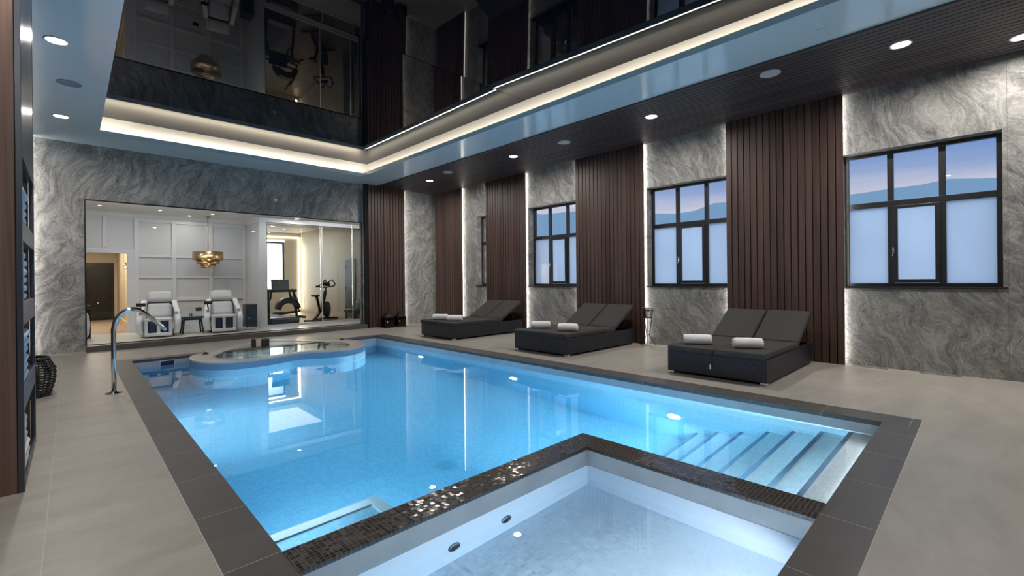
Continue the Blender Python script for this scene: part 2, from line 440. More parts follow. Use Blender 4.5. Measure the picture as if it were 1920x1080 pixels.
# ------------------------------------------------------------------ hot tub built out into the far end
OUT = [(1.37, 9.0), (1.33, 8.70), (1.36, 8.42), (1.45, 8.18), (1.62, 7.98), (1.86, 7.88), (2.12, 7.87), (2.37, 7.93), (2.60, 8.02), (2.75, 8.05), (2.90, 8.02), (3.10, 7.92), (3.33, 7.83), (3.56, 7.84), (3.80, 7.98), (4.02, 8.22), (4.14, 8.50), (4.17, 8.78), (4.12, 9.02), (3.98, 9.19)]
def smooth_poly(P, closed=True, n=4):
    Q = []
    N = len(P)
    for i in range(N if closed else N-1):
        p0, p1, p2, p3 = [Vector(P[(i+k) % N] if closed else P[max(0, min(N-1, i+k))]) for k in (-1, 0, 1, 2)]
        for k in range(n):
            t = k/n
            Q.append(tuple(.5*((2*p1)+(p2-p0)*t+(2*p0-5*p1+4*p2-p3)*t*t+(3*p1-p0-3*p2+p3)*t**3)))
    if not closed: Q.append(P[-1])
    return Q
front = smooth_poly(OUT, False, 3)
outer = front + [(3.60, 9.75), (2.95, 10.30), (2.74, 10.40), (2.50, 10.33), (2.0, 9.75), (1.55, 9.25)]
INN = [(1.82, 9.10), (1.66, 8.78), (1.66, 8.44), (1.78, 8.18), (2.02, 8.06), (2.34, 8.08), (2.62, 8.16), (2.78, 8.19), (2.94, 8.16), (3.22, 8.06), (3.50, 8.05), (3.74, 8.24), (3.86, 8.56), (3.82, 8.88), (3.64, 9.18), (3.20, 9.70), (2.84, 10.16), (2.73, 10.22), (2.60, 10.14), (2.22, 9.62)]
inner = smooth_poly(INN, True, 3)
tub = thing('hot_tub', 'heart shaped hot tub with pale grey rim built into the far pool end', 'hot tub', (0, 0, 0))
def loft(m, rings):
    vs = [[m.bm.verts.new(p) for p in r] for r in rings]
    n = len(vs[0])
    for A, Bq in zip(vs, vs[1:]):
        for k in range(n):
            m.bm.faces.new((A[k], A[(k+1) % n], Bq[(k+1) % n], Bq[k])).smooth = True
    return vs
def resample(poly, n, start=None):
    P = [Vector(p) for p in poly]; L = [0]
    for i in range(len(P)): L.append(L[-1]+(P[(i+1) % len(P)]-P[i]).length)
    out = []
    for k in range(n):
        d = L[-1]*k/n; i = max(j for j in range(len(P)) if L[j] <= d+1e-9)
        t = (d-L[i])/max(1e-9, L[i+1]-L[i]); out.append(P[i].lerp(P[(i+1) % len(P)], t))
    return out
cen = Vector((2.74, 8.9))
def radial(poly, n=96):
    # sample the outline by angle around the centre
    P = [Vector(p) for p in poly]; out = []
    for k in range(n):
        a = 2*PI*k/n; d = Vector((math.cos(a), math.sin(a))); best = None
        for i in range(len(P)):
            A, Bq = P[i]-cen, P[(i+1) % len(P)]-cen; e = Bq-A
            den = d.x*e.y-d.y*e.x
            if abs(den) < 1e-9: continue
            t = (A.x*e.y-A.y*e.x)/den; u = (A.x*d.y-A.y*d.x)/den
            if t > 0 and -1e-6 <= u <= 1+1e-6 and (best is None or t > best): best = t
        out.append(cen+d*best)
    return out
RO = radial(outer, 120); RI = radial(inner, 120)
def ring(r, z, k=1.0, off=0.0): return [((cen+(p-cen)*k-(p-cen).normalized()*off).x, (cen+(p-cen)*k-(p-cen).normalized()*off).y, z) for p in r]
m = MB()
loft(m, [ring(RO, FLOORZ), ring(RO, WL-.002)])
m.build('tub_side', M['pool'], tub)
m = MB(); loft(m, [ring(RO, WL-.002), ring(RO, -.022)])
m.build('tub_band', simple('slate_blue_band', (.17, .27, .39, 1), .35), tub)
m = MB()
loft(m, [ring(RO, -.022), ring(RO, -.01, 1, -.002), ring(RO, .006, 1, .006), ring(RO, .012, 1, .02), ring(RI, .012, 1, -.015), ring(RI, .006), ring(RI, -.04, 1, .006)])
m.build('tub_rim', M['tub'], tub)
m = MB()
v = loft(m, [ring(RI, -.04, 1, .006), ring(RI, -.30, 1, .03), ring(RI, -.34, .95, .03), ring(RI, -.36, .72), ring(RI, -.60, .66), ring(RI, -.64, .5)])
m.bm.faces.new(v[-1]); m.build('tub_basin', simple('tub_basin_acrylic', (.62, .68, .66, 1), .25), tub, recalc=True)
for (x, y) in ((1.60, 9.02), (3.93, 9.06)):
    m = MB(); m.lathe([(0, .030), (.030, .028), (.042, .018), (.045, 0)], 18, (x, y, .012)); m.box(x-.01, x+.01, y-.035, y+.035, .03, .05, .004)
    m.build('air_control', M['dark_grey'], tub)
m = MB()
for (x, y, w, h) in ((2.42, 9.42, .07, .16), (2.60, 9.36, .13, .15)):
    m.box(x-w/2, x+w/2, y-.05, y+.05, -.06, h, .025, 3)
m.build('water_spout', M['dark_grey'], tub)
m = MB(); v = loft(m, [ring(RI, -.30, 1, .029), ring(RI, -.008, 1, .005)]); m.bm.faces.new(v[0]); m.bm.faces.new(v[1])
o = m.build('tub_water', M['tubwater']); tag(o, 'still greenish water inside the heart shaped hot tub', 'water', kind='stuff')

# ------------------------------------------------------------------ water bodies
tubcut = [(p.x, p.y) for p in [cen+(q-cen)*.985 for q in [Vector(f) for f in front]]]
poly = [(PX0-.01, SY-.02), (SX-.02, SY-.02), (SX-.02, PY0-.01), (PX1+.01, PY0-.01), (PX1+.01, PY1+.01), (tubcut[-1][0], PY1+.01)]
poly += tubcut[::-1] + [(tubcut[0][0], PY1+.01), (PX0-.01, PY1+.01)]
def water(name, poly, z0, z1, mat):
    m = MB(); b = m.bm
    A = [b.verts.new((x, y, z0)) for x, y in poly]; C = [b.verts.new((x, y, z1)) for x, y in poly]
    n = len(poly)
    f1 = b.faces.new(A); f2 = b.faces.new(C)
    for i in range(n): b.faces.new((A[i], A[(i+1) % n], C[(i+1) % n], C[i]))
    bmesh.ops.triangulate(b, faces=[f1, f2])
    return m.build(name, mat)
tag(water('pool_water', poly, FLOORZ-.05, WL, M['water']), 'clear blue water filling the long pool', 'water', kind='stuff')
tag(water('spa_water', [(PX0-.01, PY0-.01), (SIX+.01, PY0-.01), (SIX+.01, SIY+.01), (PX0-.01, SIY+.01)], -.5, WL, M['spawater']), 'shallow pale blue water in the square spa basin', 'water', kind='stuff')

# ------------------------------------------------------------------ lights helper
def area(name, loc, rot, sx, sy, power, col=(1, .94, .86), spread=180, shape='RECTANGLE'):
    L = bpy.data.lights.new(name, 'AREA'); L.shape = shape; L.size = sx
    if shape in ('RECTANGLE', 'ELLIPSE'): L.size_y = sy
    L.energy = power; L.color = col; L.spread = R(spread)
    o = bpy.data.objects.new(name, L); COL.objects.link(o); o.location = loc
    o.rotation_euler = rot; return o
def aim(d): return Vector(d).to_track_quat('-Z', 'Y').to_euler()

area('tub_fill', (2.75, 8.9, -.57), (R(180), 0, 0), .25, .25, 30, (.84, 1, .95), shape='DISK')  # added lamp without a fitting, brightens the dark basin
# pool lamps in the right wall; left and far ones are added fill
PL = [(7.44, 'furthest'), (4.92, 'middle'), (2.38, 'nearest')]
for y, w in PL:
    t = thing('pool_lamp', 'round white underwater lamp on the right pool wall, %s of the three' % w, 'pool lamp', (PX1, y, -.82), group='underwater lamps in the right pool wall')
    My = Matrix.Rotation(-PI/2, 4, 'Y')
    m = MB(); m.lathe([(.11, 0), (.11, .012), (.09, .018), (.075, .012)], 28, M=My); m.build('bezel', M['white_plastic'], t)
    m = MB(); m.lathe([(.075, .012), (.05, .017), (0, .019)], 28, M=My); m.build('lens', M['poollens'], t)
    area('pool_light_and_fill', (PX1-.03, y, -.82), aim((-1, 0, -.15)), .12, .12, 54, (.93, .98, 1), shape='DISK')
for y in (3.1, 6.2):
    area('pool_light_and_fill', (PX0+.03, y, -.40 if y < 4 else -.75), aim((1, 0, -.1)), .12, .12, 44, (.93, .98, 1), shape='DISK')  # added on the hidden left wall to light the water
area('pool_light_and_fill', (3.6, PY1-.03, -.7), aim((0, -1, -.1)), .12, .12, 30, (.93, .98, 1), shape='DISK')  # added without a fitting for more light under water
area('step_fill', (3.8, PY0+.03, -.135), aim((0, 1, -.12)), 1.2, .02, 30, (.93, .98, 1))  # added under water to brighten the upper step
area('step_fill', (SX+.012, 1.25, -.235), aim((1, 0, -.28)), 1.1, .1, 165, (.93, .98, 1))  # added out of view on the spa wall, fills the steps
area('spa_fill', (1.6, PY0+.02, -.28), aim((0, .8, -.5)), 1.4, .2, 55, (.93, .98, 1))  # added without a fitting to brighten the spa basin

# ------------------------------------------------------------------ ceiling
m = MB()
YE = YG+.15
ZN = -2.9      # near end of the recess
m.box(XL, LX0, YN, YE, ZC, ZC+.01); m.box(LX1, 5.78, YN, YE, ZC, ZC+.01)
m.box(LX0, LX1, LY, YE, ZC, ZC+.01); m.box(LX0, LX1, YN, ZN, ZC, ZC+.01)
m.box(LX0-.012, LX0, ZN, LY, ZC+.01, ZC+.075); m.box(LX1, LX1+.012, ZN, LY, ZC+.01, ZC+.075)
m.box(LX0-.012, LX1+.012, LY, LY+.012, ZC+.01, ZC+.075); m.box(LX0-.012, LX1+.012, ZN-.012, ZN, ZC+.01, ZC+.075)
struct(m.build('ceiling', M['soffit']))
# upstand faces behind the light trough
so = .20
m = MB()
m.box(LX0-so-.05, LX0-so, ZN-so, LY+so, ZC+.01, 4.2); m.box(LX1+so, LX1+so+.05, ZN-so, LY+so, ZC+.01, 4.2)
m.box(LX0-so, LX1+so, LY+so, LY+so+.05, ZC+.01, 4.2); m.box(LX0-so, LX1+so, ZN-so-.05, ZN-so, ZC+.01, 4.2)
struct(m.build('trim_3', M['white_paint']))
# black gloss ceiling: two panels meeting at y = 5.06
m = MB(); m.box(LX0-so, LX1+so, 5.06, LY+so, ZM, ZM+.02)
struct(m.build('ceiling_gloss', M['blackmirror']))
tl = math.tan(R(1.35)); b = bmesh.new()
v = [b.verts.new(p) for p in ((LX0-so, 5.06, ZM+.003), (LX1+so, 5.06, ZM+.003), (LX1+so, ZN-so, ZM+.003-tl*(5.06-ZN+so)), (LX0-so, ZN-so, ZM+.003-tl*(5.06-ZN+so)))]
v2 = [b.verts.new(p.co+Vector((0, 0, .02))) for p in v]
b.faces.new(v); b.faces.new(v2[::-1])
for i in range(4): b.faces.new((v[i], v2[i], v2[(i+1) % 4], v[(i+1) % 4]))
m = MB(); m.add(b); struct(m.build('ceiling_gloss', M['blackmirror']))
m = MB(); m.box(XL-.3, XR+.5, YN-.3, YE, 4.25, 4.35); struct(m.build('ceiling_slab', M['black_felt']))
# LED strips lying in the trough
m = MB(); e = .115; z = ZC+.012
m.box(LX0+0-.09, LX1+.09, LY+e-.004, LY+e+.004, z, z+.006); m.box(LX1+e-.004, LX1+e+.004, ZN, LY+e, z, z+.006); m.box(LX0-e-.004, LX0-e+.004, ZN, LY+e, z, z+.006)
m.box(LX0, LX1, ZN-e-.012, ZN-e, z, z+.006)
o = m.build('led_strip', M['led']); tag(o, 'warm white light strip hidden in the ceiling recess above the pool', 'light strip')
CW = 4.4
Lx = LX1-LX0; Ly = LY-ZN
area('cove_light', ((LX0+LX1)/2, LY+e, z+.012), aim((0, .35, 1)), Lx, .012, CW*Lx, (1, .84, .66))
area('cove_light', (LX1+e, (LY+ZN)/2, z+.012), aim((.6, 0, 1)), .012, Ly, CW*Ly, (1, .84, .66)).rotation_euler = (0, R(180-20), 0)
area('cove_light', (LX0-e, (LY+ZN)/2, z+.012), aim((-.6, 0, 1)), .012, Ly, CW*Ly, (1, .84, .66)).rotation_euler = (0, R(180+20), 0)
# slatted timber ceiling along the window wall
m = MB(); p = .088; x = 5.785; n = 0
while x < XR+.0:
    m.box(x, min(x+p-.014, XR+.02), YN, YE-.2, ZC-.022, ZC+.0); x += p
sc_ = m.build('ceiling_slats', M['slat_ceil']); struct(sc_)
m = MB(); m.box(5.781, XR+.3, YN, YE, ZC+.0005, ZC+.09); struct(m.build('ceiling_backing', M['black_felt']))

# ------------------------------------------------------------------ ceiling fittings
def downlight(loc, label, group, power=26, r=.08, col=(1, .93, .84), spread=130):
    t = thing('downlight', label, 'ceiling light', loc, group=group)
    m = MB(); m.lathe([(r+.018, 0), (r+.018, -.006), (r+.004, -.010), (r, -.004), (r, .0)], 28); m.build('rim', M['white_plastic'], t)
    m = MB(); m.lathe([(0, -.003), (r, -.003), (r, 0)], 28); m.build('lens', M['lamp'], t)
    area('downlight_beam', (loc[0], loc[1], loc[2]-.015), (0, 0, 0), r*1.7, r*1.7, power, col, spread, 'DISK')
    return t
zw = ZC-.022
nm = ['furthest lounger', 'gap before the middle lounger', 'gap before the nearest lounger', 'nearest window']
for y, w in zip((9.52, 6.54, 3.51, .59), ('furthest', 'second furthest', 'third furthest', 'large, nearest in full view')):
    downlight((6.39, y, zw), 'glowing downlight in the dark timber ceiling, %s' % w, 'downlights in the timber ceiling', 46, spread=172)
downlight((7.12, -.31, zw), 'glowing downlight cut by the right picture edge above the near stone wall', 'downlights in the timber ceiling', 20, spread=172)
downlight((6.39, -2.4, zw), 'added fill downlight in the timber ceiling behind the viewer', 'downlights in the timber ceiling', 46, spread=172)  # added out of view to raise the room light
for y, w in zip((9.52, 6.59), ('further', 'nearer')):
    downlight((-.09, y, ZC), 'glowing downlight in the white ceiling by the shelf unit, %s of the two' % w, 'downlights in the white ceiling', 34, spread=172)
for p_ in ((-.09, 3.6, ZC), (-.09, .6, ZC), (-.09, -2.3, ZC), (2.7, -3.4, ZC)):  # those behind the viewer are added for more room light
    downlight(p_, 'unseen downlight in the white ceiling over the near deck', 'downlights in the white ceiling', 34, spread=172)
def speaker(loc, label, mat, r=.115):
    t = thing('ceiling_speaker', label, 'speaker', loc, group='round ceiling speakers')
    m = MB(); m.lathe([(r, 0), (r, -.006), (r-.008, -.009), (r-.012, -.005)], 32); m.build('rim', mat, t)
    m = MB(); m.lathe([(0, -.007), (r*.6, -.006), (r-.012, -.005)], 32); m.build('grille', mat, t)
sp_m = simple('speaker_grey_blue', (.30, .36, .42, 1), .6, bump=.4, bscale=500)
sp_d = simple('speaker_grey', (.62, .66, .70, 1), .5, bump=.4, bscale=500)
speaker((6.20, 8.50, zw), 'round pale speaker in the timber ceiling, furthest of three', sp_d)
speaker((6.42, 5.25, zw), 'round pale speaker in the timber ceiling, middle of three', sp_d)
speaker((6.12, 1.78, zw), 'round pale speaker in the timber ceiling, nearest and largest', sp_d)
speaker((0.0, 7.89, ZC), 'round grey blue speaker in the white ceiling between two downlights', sp_m)
t = thing('smoke_detector', 'small round detector on the white ceiling band beside the timber ceiling', 'detector', (5.38, 1.1, ZC))
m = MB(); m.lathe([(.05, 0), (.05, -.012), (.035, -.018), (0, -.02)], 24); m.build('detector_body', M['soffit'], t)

# ------------------------------------------------------------------ right wall of stone with four windows
WZ0, WZ1 = 1.06, 2.86
wins = [(-.17, 1.33), (2.75, 4.29), (5.78, 7.32), (7.72, 9.20)]
m = MB(); XW = XR+.30
m.box(XR, XW, YN, YE, 0, WZ0); m.box(XR, XW, YN, YE, WZ1, ZC)
ys = [YN]+[v for w in wins for v in w]+[YE]
for i in range(0, len(ys), 2): m.box(XR, XW, ys[i], ys[i+1], WZ0, WZ1)
struct(m.build('wall_right', M['stone_x']))
XF = XR+.17
for i, (a, b_) in enumerate(wins):
    t = thing('window_%d' % (i+1), ['black framed six pane window at the right with a tall casement', 'black framed window between two slatted panels beside the nearest lounger', 'black framed window beside the middle lounger, partly behind slats', 'recessed window almost hidden behind the far slatted panel'][i], 'window', (XF, a, WZ0))
    struct(t); W = b_-a; H = WZ1-WZ0; f = .045
    m = MB(); m.box(0, .06, 0, f, 0, H, .004); m.box(0, .06, W-f, W, 0, H, .004); m.box(0, .06, f, W-f, 0, f, .004); m.box(0, .06, f, W-f, H-f, H, .004)
    y1 = W/3-.025; y2 = 2*W/3-.025; zt = 1.06
    for y in (y1, y2): m.box(0.002, .058, y, y+.065, f, H-f, .004)
    m.box(.001, .059, f, W-f, zt, zt+.075, .004)
    m.build('window_frame', M['black_frame'], t)
    # casement sash in the middle light
    m = MB(); s0, s1 = y1+.065, y2; g = .038
    m.box(-.018, .03, s0-.012, s0+g, f+.005, zt-.002, .004); m.box(-.018, .03, s1-g, s1+.012, f+.005, zt-.002, .004)
    m.box(-.017, .029, s0+g, s1-g, f+.005, f+.005+g+.01, .004); m.box(-.017, .029, s0+g, s1-g, zt-.04, zt-.002, .004)
    sa = m.build('sash', M['black_frame'], t)
    m = MB(); hy = s1+.004
    m.box(-.030, -.018, hy-.012, hy+.012, .44, .52, .003); m.bar((-.036, hy, .505), (-.048, hy+.006, .40), .013, .009, .003)
    m.build('sash_handle', M['chrome'], sa)
    for (u0, u1, z0, z1, mt) in ((f, y1, f, zt, 'frost'), (s0+g-.005, s1-g+.005, f+.01, zt-.01, 'frost'), (y2+.065, W-f, f, zt, 'frost'), (f, y1, zt+.075, H-f, 'glass'), (y1+.065, y2, zt+.075, H-f, 'glass'), (y2+.065, W-f, zt+.075, H-f, 'glass')):
        b2 = bmesh.new(); vv = [b2.verts.new((.03, u, z)) for u, z in ((u0, z0), (u1, z0), (u1, z1), (u0, z1))]; b2.faces.new(vv)
        mm = MB(); mm.add(b2); mm.build('pane', M[mt], t)
    m = MB(); m.box(-.19, .0, -.035, W+.03, -.022, .0, .004)
    m.build('window_sill', M['black_frame'], t)

# outside ground and hills
m = MB(); m.box(XW, 700, -500, 700, -.6, -.5)
struct(m.build('ground_outside', simple('dusk_ground', (.34, .36, .40, 1), .9)))
m = MB(); ring_ = []
for k in range(90):
    a = R(-40+k*2.0)
    h_ = 42+7*noise.noise(Vector((k*.16, 3.1, 0)))+2.5*noise.noise(Vector((k*.6, 1, 0)))
    ring_.append((a, h_))
vs = []
for a, h_ in ring_:
    row = []
    for q, rr in enumerate((250, 285, 320)):
        row.append(m.bm.verts.new((math.cos(a)*rr, math.sin(a)*rr, (-.6, h_*.62, h_*1.12)[q])))
    vs.append(row)
for A, Bq in zip(vs, vs[1:]):
    for q in range(2): m.bm.faces.new((A[q], A[q+1], Bq[q+1], Bq[q])).smooth = True
struct(m.build('hills', simple('misty_blue_hill', (.22, .31, .38, 1), 1, spec=0)))

# ------------------------------------------------------------------ slatted wall panels
def slat_panel(y0, y1, label, xf=XP, axis='x', x0=None, x1=None):
    """axis x: stands on the right wall; axis y: stands on the far wall (x0..x1)"""
    t = thing('slatted_wall_panel', label, 'wall panel', (xf, y0, 0) if axis == 'x' else (x0, xf, 0), group='dark slatted wall panels')
    m = MB(); a0, a1 = (0, y1-y0) if axis == 'x' else (0, x1-x0)
    n = max(1, round((a1-a0)/.090)); p = (a1-a0)/n
    for k in range(n):
        u0, u1 = a0+k*p+.006, a0+(k+1)*p-.006
        if axis == 'x': m.box(0, .028, u0, u1, 0, ZC-.024, .003, 1)
        else: m.box(u0, u1, 0, .028, 0, ZC-.024, .003, 1)
    m.build('slats', M['slat'], t)
    m = MB()
    if axis == 'x': m.box(.028, .055, a0+.06, a1-.06, 0, ZC-.024)
    else: m.box(a0+.06, a1-.06, .028, .055, 0, ZC-.024)
    m.build('backing_board', M['black_felt'], t)
slat_panel(1.30, 2.85, 'wide dark slatted timber panel behind the nearest lounger')
slat_panel(4.31, 5.88, 'dark slatted timber panel behind the middle lounger')
slat_panel(7.35, 8.74, 'dark slatted timber panel behind the furthest lounger')
slat_panel(9.72, 10.97, 'dark slatted timber panel in the far right corner')
slat_panel(0, 0, 'dark slatted timber panel on the end wall behind two lanterns', xf=10.98, axis='y', x0=5.49, x1=6.55)
# LED strips along the panel edges
def ledline(x, y, sgn, power=30, ax='x', z0=.02, z1=ZC-.03):
    L = z1-z0
    if ax == 'x': o = area('edge_light', (x, y, (z0+z1)/2), (0, 0, 0), .016, L, power, (1, .95, .87)); d = Vector((.55, sgn, 0))
    else: o = area('edge_light', (x, y, (z0+z1)/2), (0, 0, 0), .016, L, power, (1, .95, .87)); d = Vector((sgn, .55, 0))
    d.normalize(); z = -d; yv = Vector((0, 0, 1)); xv = yv.cross(z)
    o.rotation_euler = Matrix((xv, yv, z)).transposed().to_euler()
EP = 9
for y in (1.30, 4.31, 7.35): ledline(XP+.045, y+.035, -1, EP)
for y in (2.85, 5.88, 8.74): ledline(XP+.045, y-.035, 1, EP)
ledline(XP+.045, 9.716, -1, EP*.7)
ledline(6.520, 11.03, 1, EP, 'y')
ledline(-.50, 11.05, 1, EP*.75, 'y')
slat_panel(0, 0, 'dark slatted timber panel on the end wall hidden behind the shelf tower', xf=10.98, axis='y', x0=-1.58, x1=-.52)
m = MB()
for y in (9.712,): m.box(XP+.028, XP+.05, y-.006, y+.004, 0, ZC-.03)
tag(m.build('led_strip', M['led']), 'bright vertical light strip on the edge of the far corner slats', 'light strip')

# ------------------------------------------------------------------ end wall with the big glazed opening
GX0, GX1, GZ0, GZ1 = .175, 5.40, .10, 2.72
m = MB()
m.box(XL, GX0, YG, YG+.14, 0, ZC); m.box(GX1, XR, YG-.08, YG+.14, 0, ZC); m.box(GX0, GX1, YG, YG+.14, GZ1, ZC)
struct(m.build('wall_far', M['stone_y']))
m = MB(); m.box(GX0, GX1+.02, 10.93, YG+.14, 0, GZ0); struct(m.build('trim_4', simple('plain_grey_kerb', (.10, .098, .095, 1), .45, var=.1)))
t = thing('glazed_screen', 'large frameless glass screen between the pool hall and the bright lounge', 'glass screen', (0, YG, 0))
m = MB(); f = .022
m.box(GX0-.0, GX0+f, 0-.012, .03, GZ0, GZ1); m.box(GX1-f, GX1, -.012, .03, GZ0, GZ1); m.box(GX0+f, GX1-f, -.012, .03, GZ1-f, GZ1); m.box(GX0+f, GX1-f, -.012, .03, GZ0, GZ0+.012)
m.build('screen_frame', M['black_frame'], t)
js = [GX0+f, 2.45, 4.38, GX1-f]
for a, b_ in zip(js, js[1:]):
    b2 = bmesh.new(); vv = [b2.verts.new((x, .012, z)) for x, z in ((a+.002, GZ0+.012), (b_-.002, GZ0+.012), (b_-.002, GZ1-f), (a+.002, GZ1-f))]; b2.faces.new(vv)
    mm = MB(); mm.add(b2); mm.build('glass_pane', M['glass'], t)
t = thing('wall_detector', 'small round white detector on the dark stone above the glass screen', 'detector', (3.34, YG, 3.06))
m = MB(); m.lathe([(.045, 0), (.045, .012), (.03, .022), (0, .024)], 24, M=Matrix.Rotation(PI/2, 4, 'X')); m.build('detector_body', M['white_plastic'], t)
m = MB(); m.box(GX1, 5.48, 10.99, YG-.08, 0, ZC); struct(m.build('trim_5', M['black_felt']))

# left and near walls of the pool hall
m = MB(); m.box(XL-.1, XL, YN, YE, 0, ZC); struct(m.build('wall_left', M['slat']))
m = MB(); m.box(XL, XW, YN-.1, YN, 0, ZC); struct(m.build('wall_near', simple('dark_grey_wall', (.05, .05, .055, 1), .6)))

# ------------------------------------------------------------------ double sun loungers
def cushion(m, x0, x1, y0, y1, z0, z1, bev=.022, Mx=None): m.box(x0, x1, y0, y1, z0, z1, bev, 3, Mx)
def make_lounger(label):
    t = thing('double_sun_lounger', label, 'sun lounger', (5.47, 0, 0), group='double sun loungers along the window wall')
    L, W = 1.95, 1.16; h = .285
    m = MB()
    m.box(0, .05, 0, W, .03, h, .006); m.box(L-.05, L, 0, W, .03, h, .006)
    m.box(.05, L-.05, 0, .05, .03, h, .006); m.box(.05, L-.05, W-.05, W, .03, h, .006)
    m.box(.05, L-.05, .05, W-.05, .20, .23)
    m.box(-.004, .0, .10, W-.10, .222, .226)
    m.build('rattan_base', M['rattan'], t)
    for (x, y) in ((.0, .0), (.0, W-.09), (L-.09, .0), (L-.09, W-.09)):
        m = MB(); m.box(x+.012, x+.08, y+.012, y+.08, 0, .03, .004); m.build('foot', M['chrome'], t)
    for k in (0, 1):
        a, b_ = (.012, W/2-.004) if k == 0 else (W/2+.004, W-.012)
        m = MB(); cushion(m, -.035, 1.04, a, b_, h-.005, h+.07); cushion(m, 1.045, 1.345, a+.004, b_-.004, h-.012, h+.062)
        o = m.build('seat_cushion', M['dark_fabric'], t, True); wnorm(o)
        m = MB(); Mx = Matrix.Translation((1.34, 0, h+.012)) @ Matrix.Rotation(-R(30), 4, 'Y')
        cushion(m, 0, .74, a+.006, b_-.006, 0, .07, .024, Mx)
        o = m.build('back_cushion', M['dark_fabric'], t, True); wnorm(o)
    m = MB()
    for y in (.10, W/2-.04, W/2+.04, W-.10):
        Mx = Matrix.Translation((1.36, 0, h-.012)) @ Matrix.Rotation(-R(30), 4, 'Y'); m.box(0, .70, y-.02, y+.02, 0, .022, .003, 1, Mx)
    m.box(1.9, 1.93, .06, W-.06, .25, .28)
    m.bar((1.88, .20, .26), (1.76, .20, .50), .022); m.bar((1.88, W-.20, .26), (1.76, W-.20, .50), .022)
    m.build('back_support', M['black_metal'], t)
    return t
lg_ = make_lounger('charcoal double lounger with two rolled towels, nearest the viewer by the steps')
lg_.location = (5.47, 1.65, 0)
dup(lg_, (5.47, 4.45, 0), None, 'charcoal double lounger with two rolled towels, middle one beside the ice bucket')
dup(lg_, (5.47, 7.36, 0), None, 'charcoal double lounger with two rolled towels, furthest and beside the corner slats')
# hanging strap with its care tag on the nearest lounger
m = MB(); m.tube([(-.036, .60, .30), (-.045, .60, .24), (-.040, .602, .17)], .006, 8)
sp = m.build('strap', M['piping'], lg_)
m = MB(); m.box(-.046, -.042, .593, .611, .118, .172, .001, 1); m.build('care_tag', M['white_plastic'], sp)

# ------------------------------------------------------------------ rolled towels
def towel_mesh(seed=0, L=.32, r=.068):
    m = MB(); b = m.bm; nturn = 3.2; N = 84; nx = 22
    th = .011
    def prof(t):
        a = t*nturn*2*PI; rr = .012+(r-.012)*t
        return rr*math.cos(a), rr*math.sin(a)*.93
    rows = []
    for i in range(nx+1):
        x = -L/2+L*i/nx; row = []
        for j in range(N+1):
            t = j/N; y, z = prof(t)
            e = min(i, nx-i)/nx
            sh = 1-.10*max(0, 1-e*9)*t
            w = 1+.06*noise.noise(Vector((x*9+seed, y*14, z*14+seed)))
            xx = x*(1+.03*math.sin(t*9+seed)*(1 if e < .2 else 0))
            row.append(b.verts.new((xx, y*w*sh, z*w*sh)))
        rows.append(row)
    for i in range(nx):
        for j in range(N): b.faces.new((rows[i][j], rows[i+1][j], rows[i+1][j+1], rows[i][j+1])).smooth = True
    o = m.build('rolled_towel', M['towel'], None, True, False)
    md = o.modifiers.new('thick', 'SOLIDIFY'); md.thickness = th; md.offset = 0
    return o
TZ = .285+.07+.064
tw = [(5.735, 2.54, 'white rolled towel on the left half of the nearest lounger'), (5.80, 1.96, 'white rolled towel on the right half of the nearest lounger'),
      (5.83, 5.33, 'white rolled towel on the left half of the middle lounger'), (5.82, 4.72, 'white rolled towel on the right half of the middle lounger'),
      (5.70, 8.13, 'white rolled towel on the left half of the furthest lounger'), (5.73, 7.66, 'white rolled towel on the right half of the furthest lounger')]
for k, (x, y, lb) in enumerate(tw):
    o = towel_mesh(k*3.1); o.location = (x, y, TZ); o.rotation_euler = (R(200), 0, R(-62+(k % 3)*5))
    tag(o, lb, 'towel', 'rolled towels on the loungers')

# ------------------------------------------------------------------ ice bucket on a stand
t = thing('ice_bucket_stand', 'slim steel ice bucket stand on three splayed legs against the lit stone', 'ice bucket', (7.32, 4.13, 0))
m = MB(); m.lathe([(0, .50), (.062, .50), (.066, .51), (.092, .655), (.104, .67), (.108, .68), (.100, .682), (.088, .662), (.060, .515), (0, .512)], 28)
m.build('bucket', M['chrome'], t)
m = MB()
for rr, zz in ((.098, .63), (.075, .505), (.03, .21)):
    m = MB(); m.tube([(rr*math.cos(k*PI/12), rr*math.sin(k*PI/12), zz) for k in range(24)], .005, 6, True); m.build('stand_ring', M['black_metal'], t)
for k in range(3):
    a = R(200+120*k); c, s_ = math.cos(a), math.sin(a)
    m = MB(); m.tube([(.098*c, .098*s_, .66), (.075*c, .075*s_, .50), (.032*c, .032*s_, .24), (.030*c, .030*s_, .19), (.15*c, .15*s_, .006)], .006, 8); m.build('leg', M['black_metal'], t)
for k in (0, 1):
    a = R(60+180*k); c, s_ = math.cos(a), math.sin(a)
    m = MB(); m.tube([(.104*c+.03*s_*q, .104*s_-.03*c*q, .665-.03*(1-q*q)) for q in (-1, -.5, 0, .5, 1)], .004, 6); m.build('bucket_handle', M['chrome'], t)

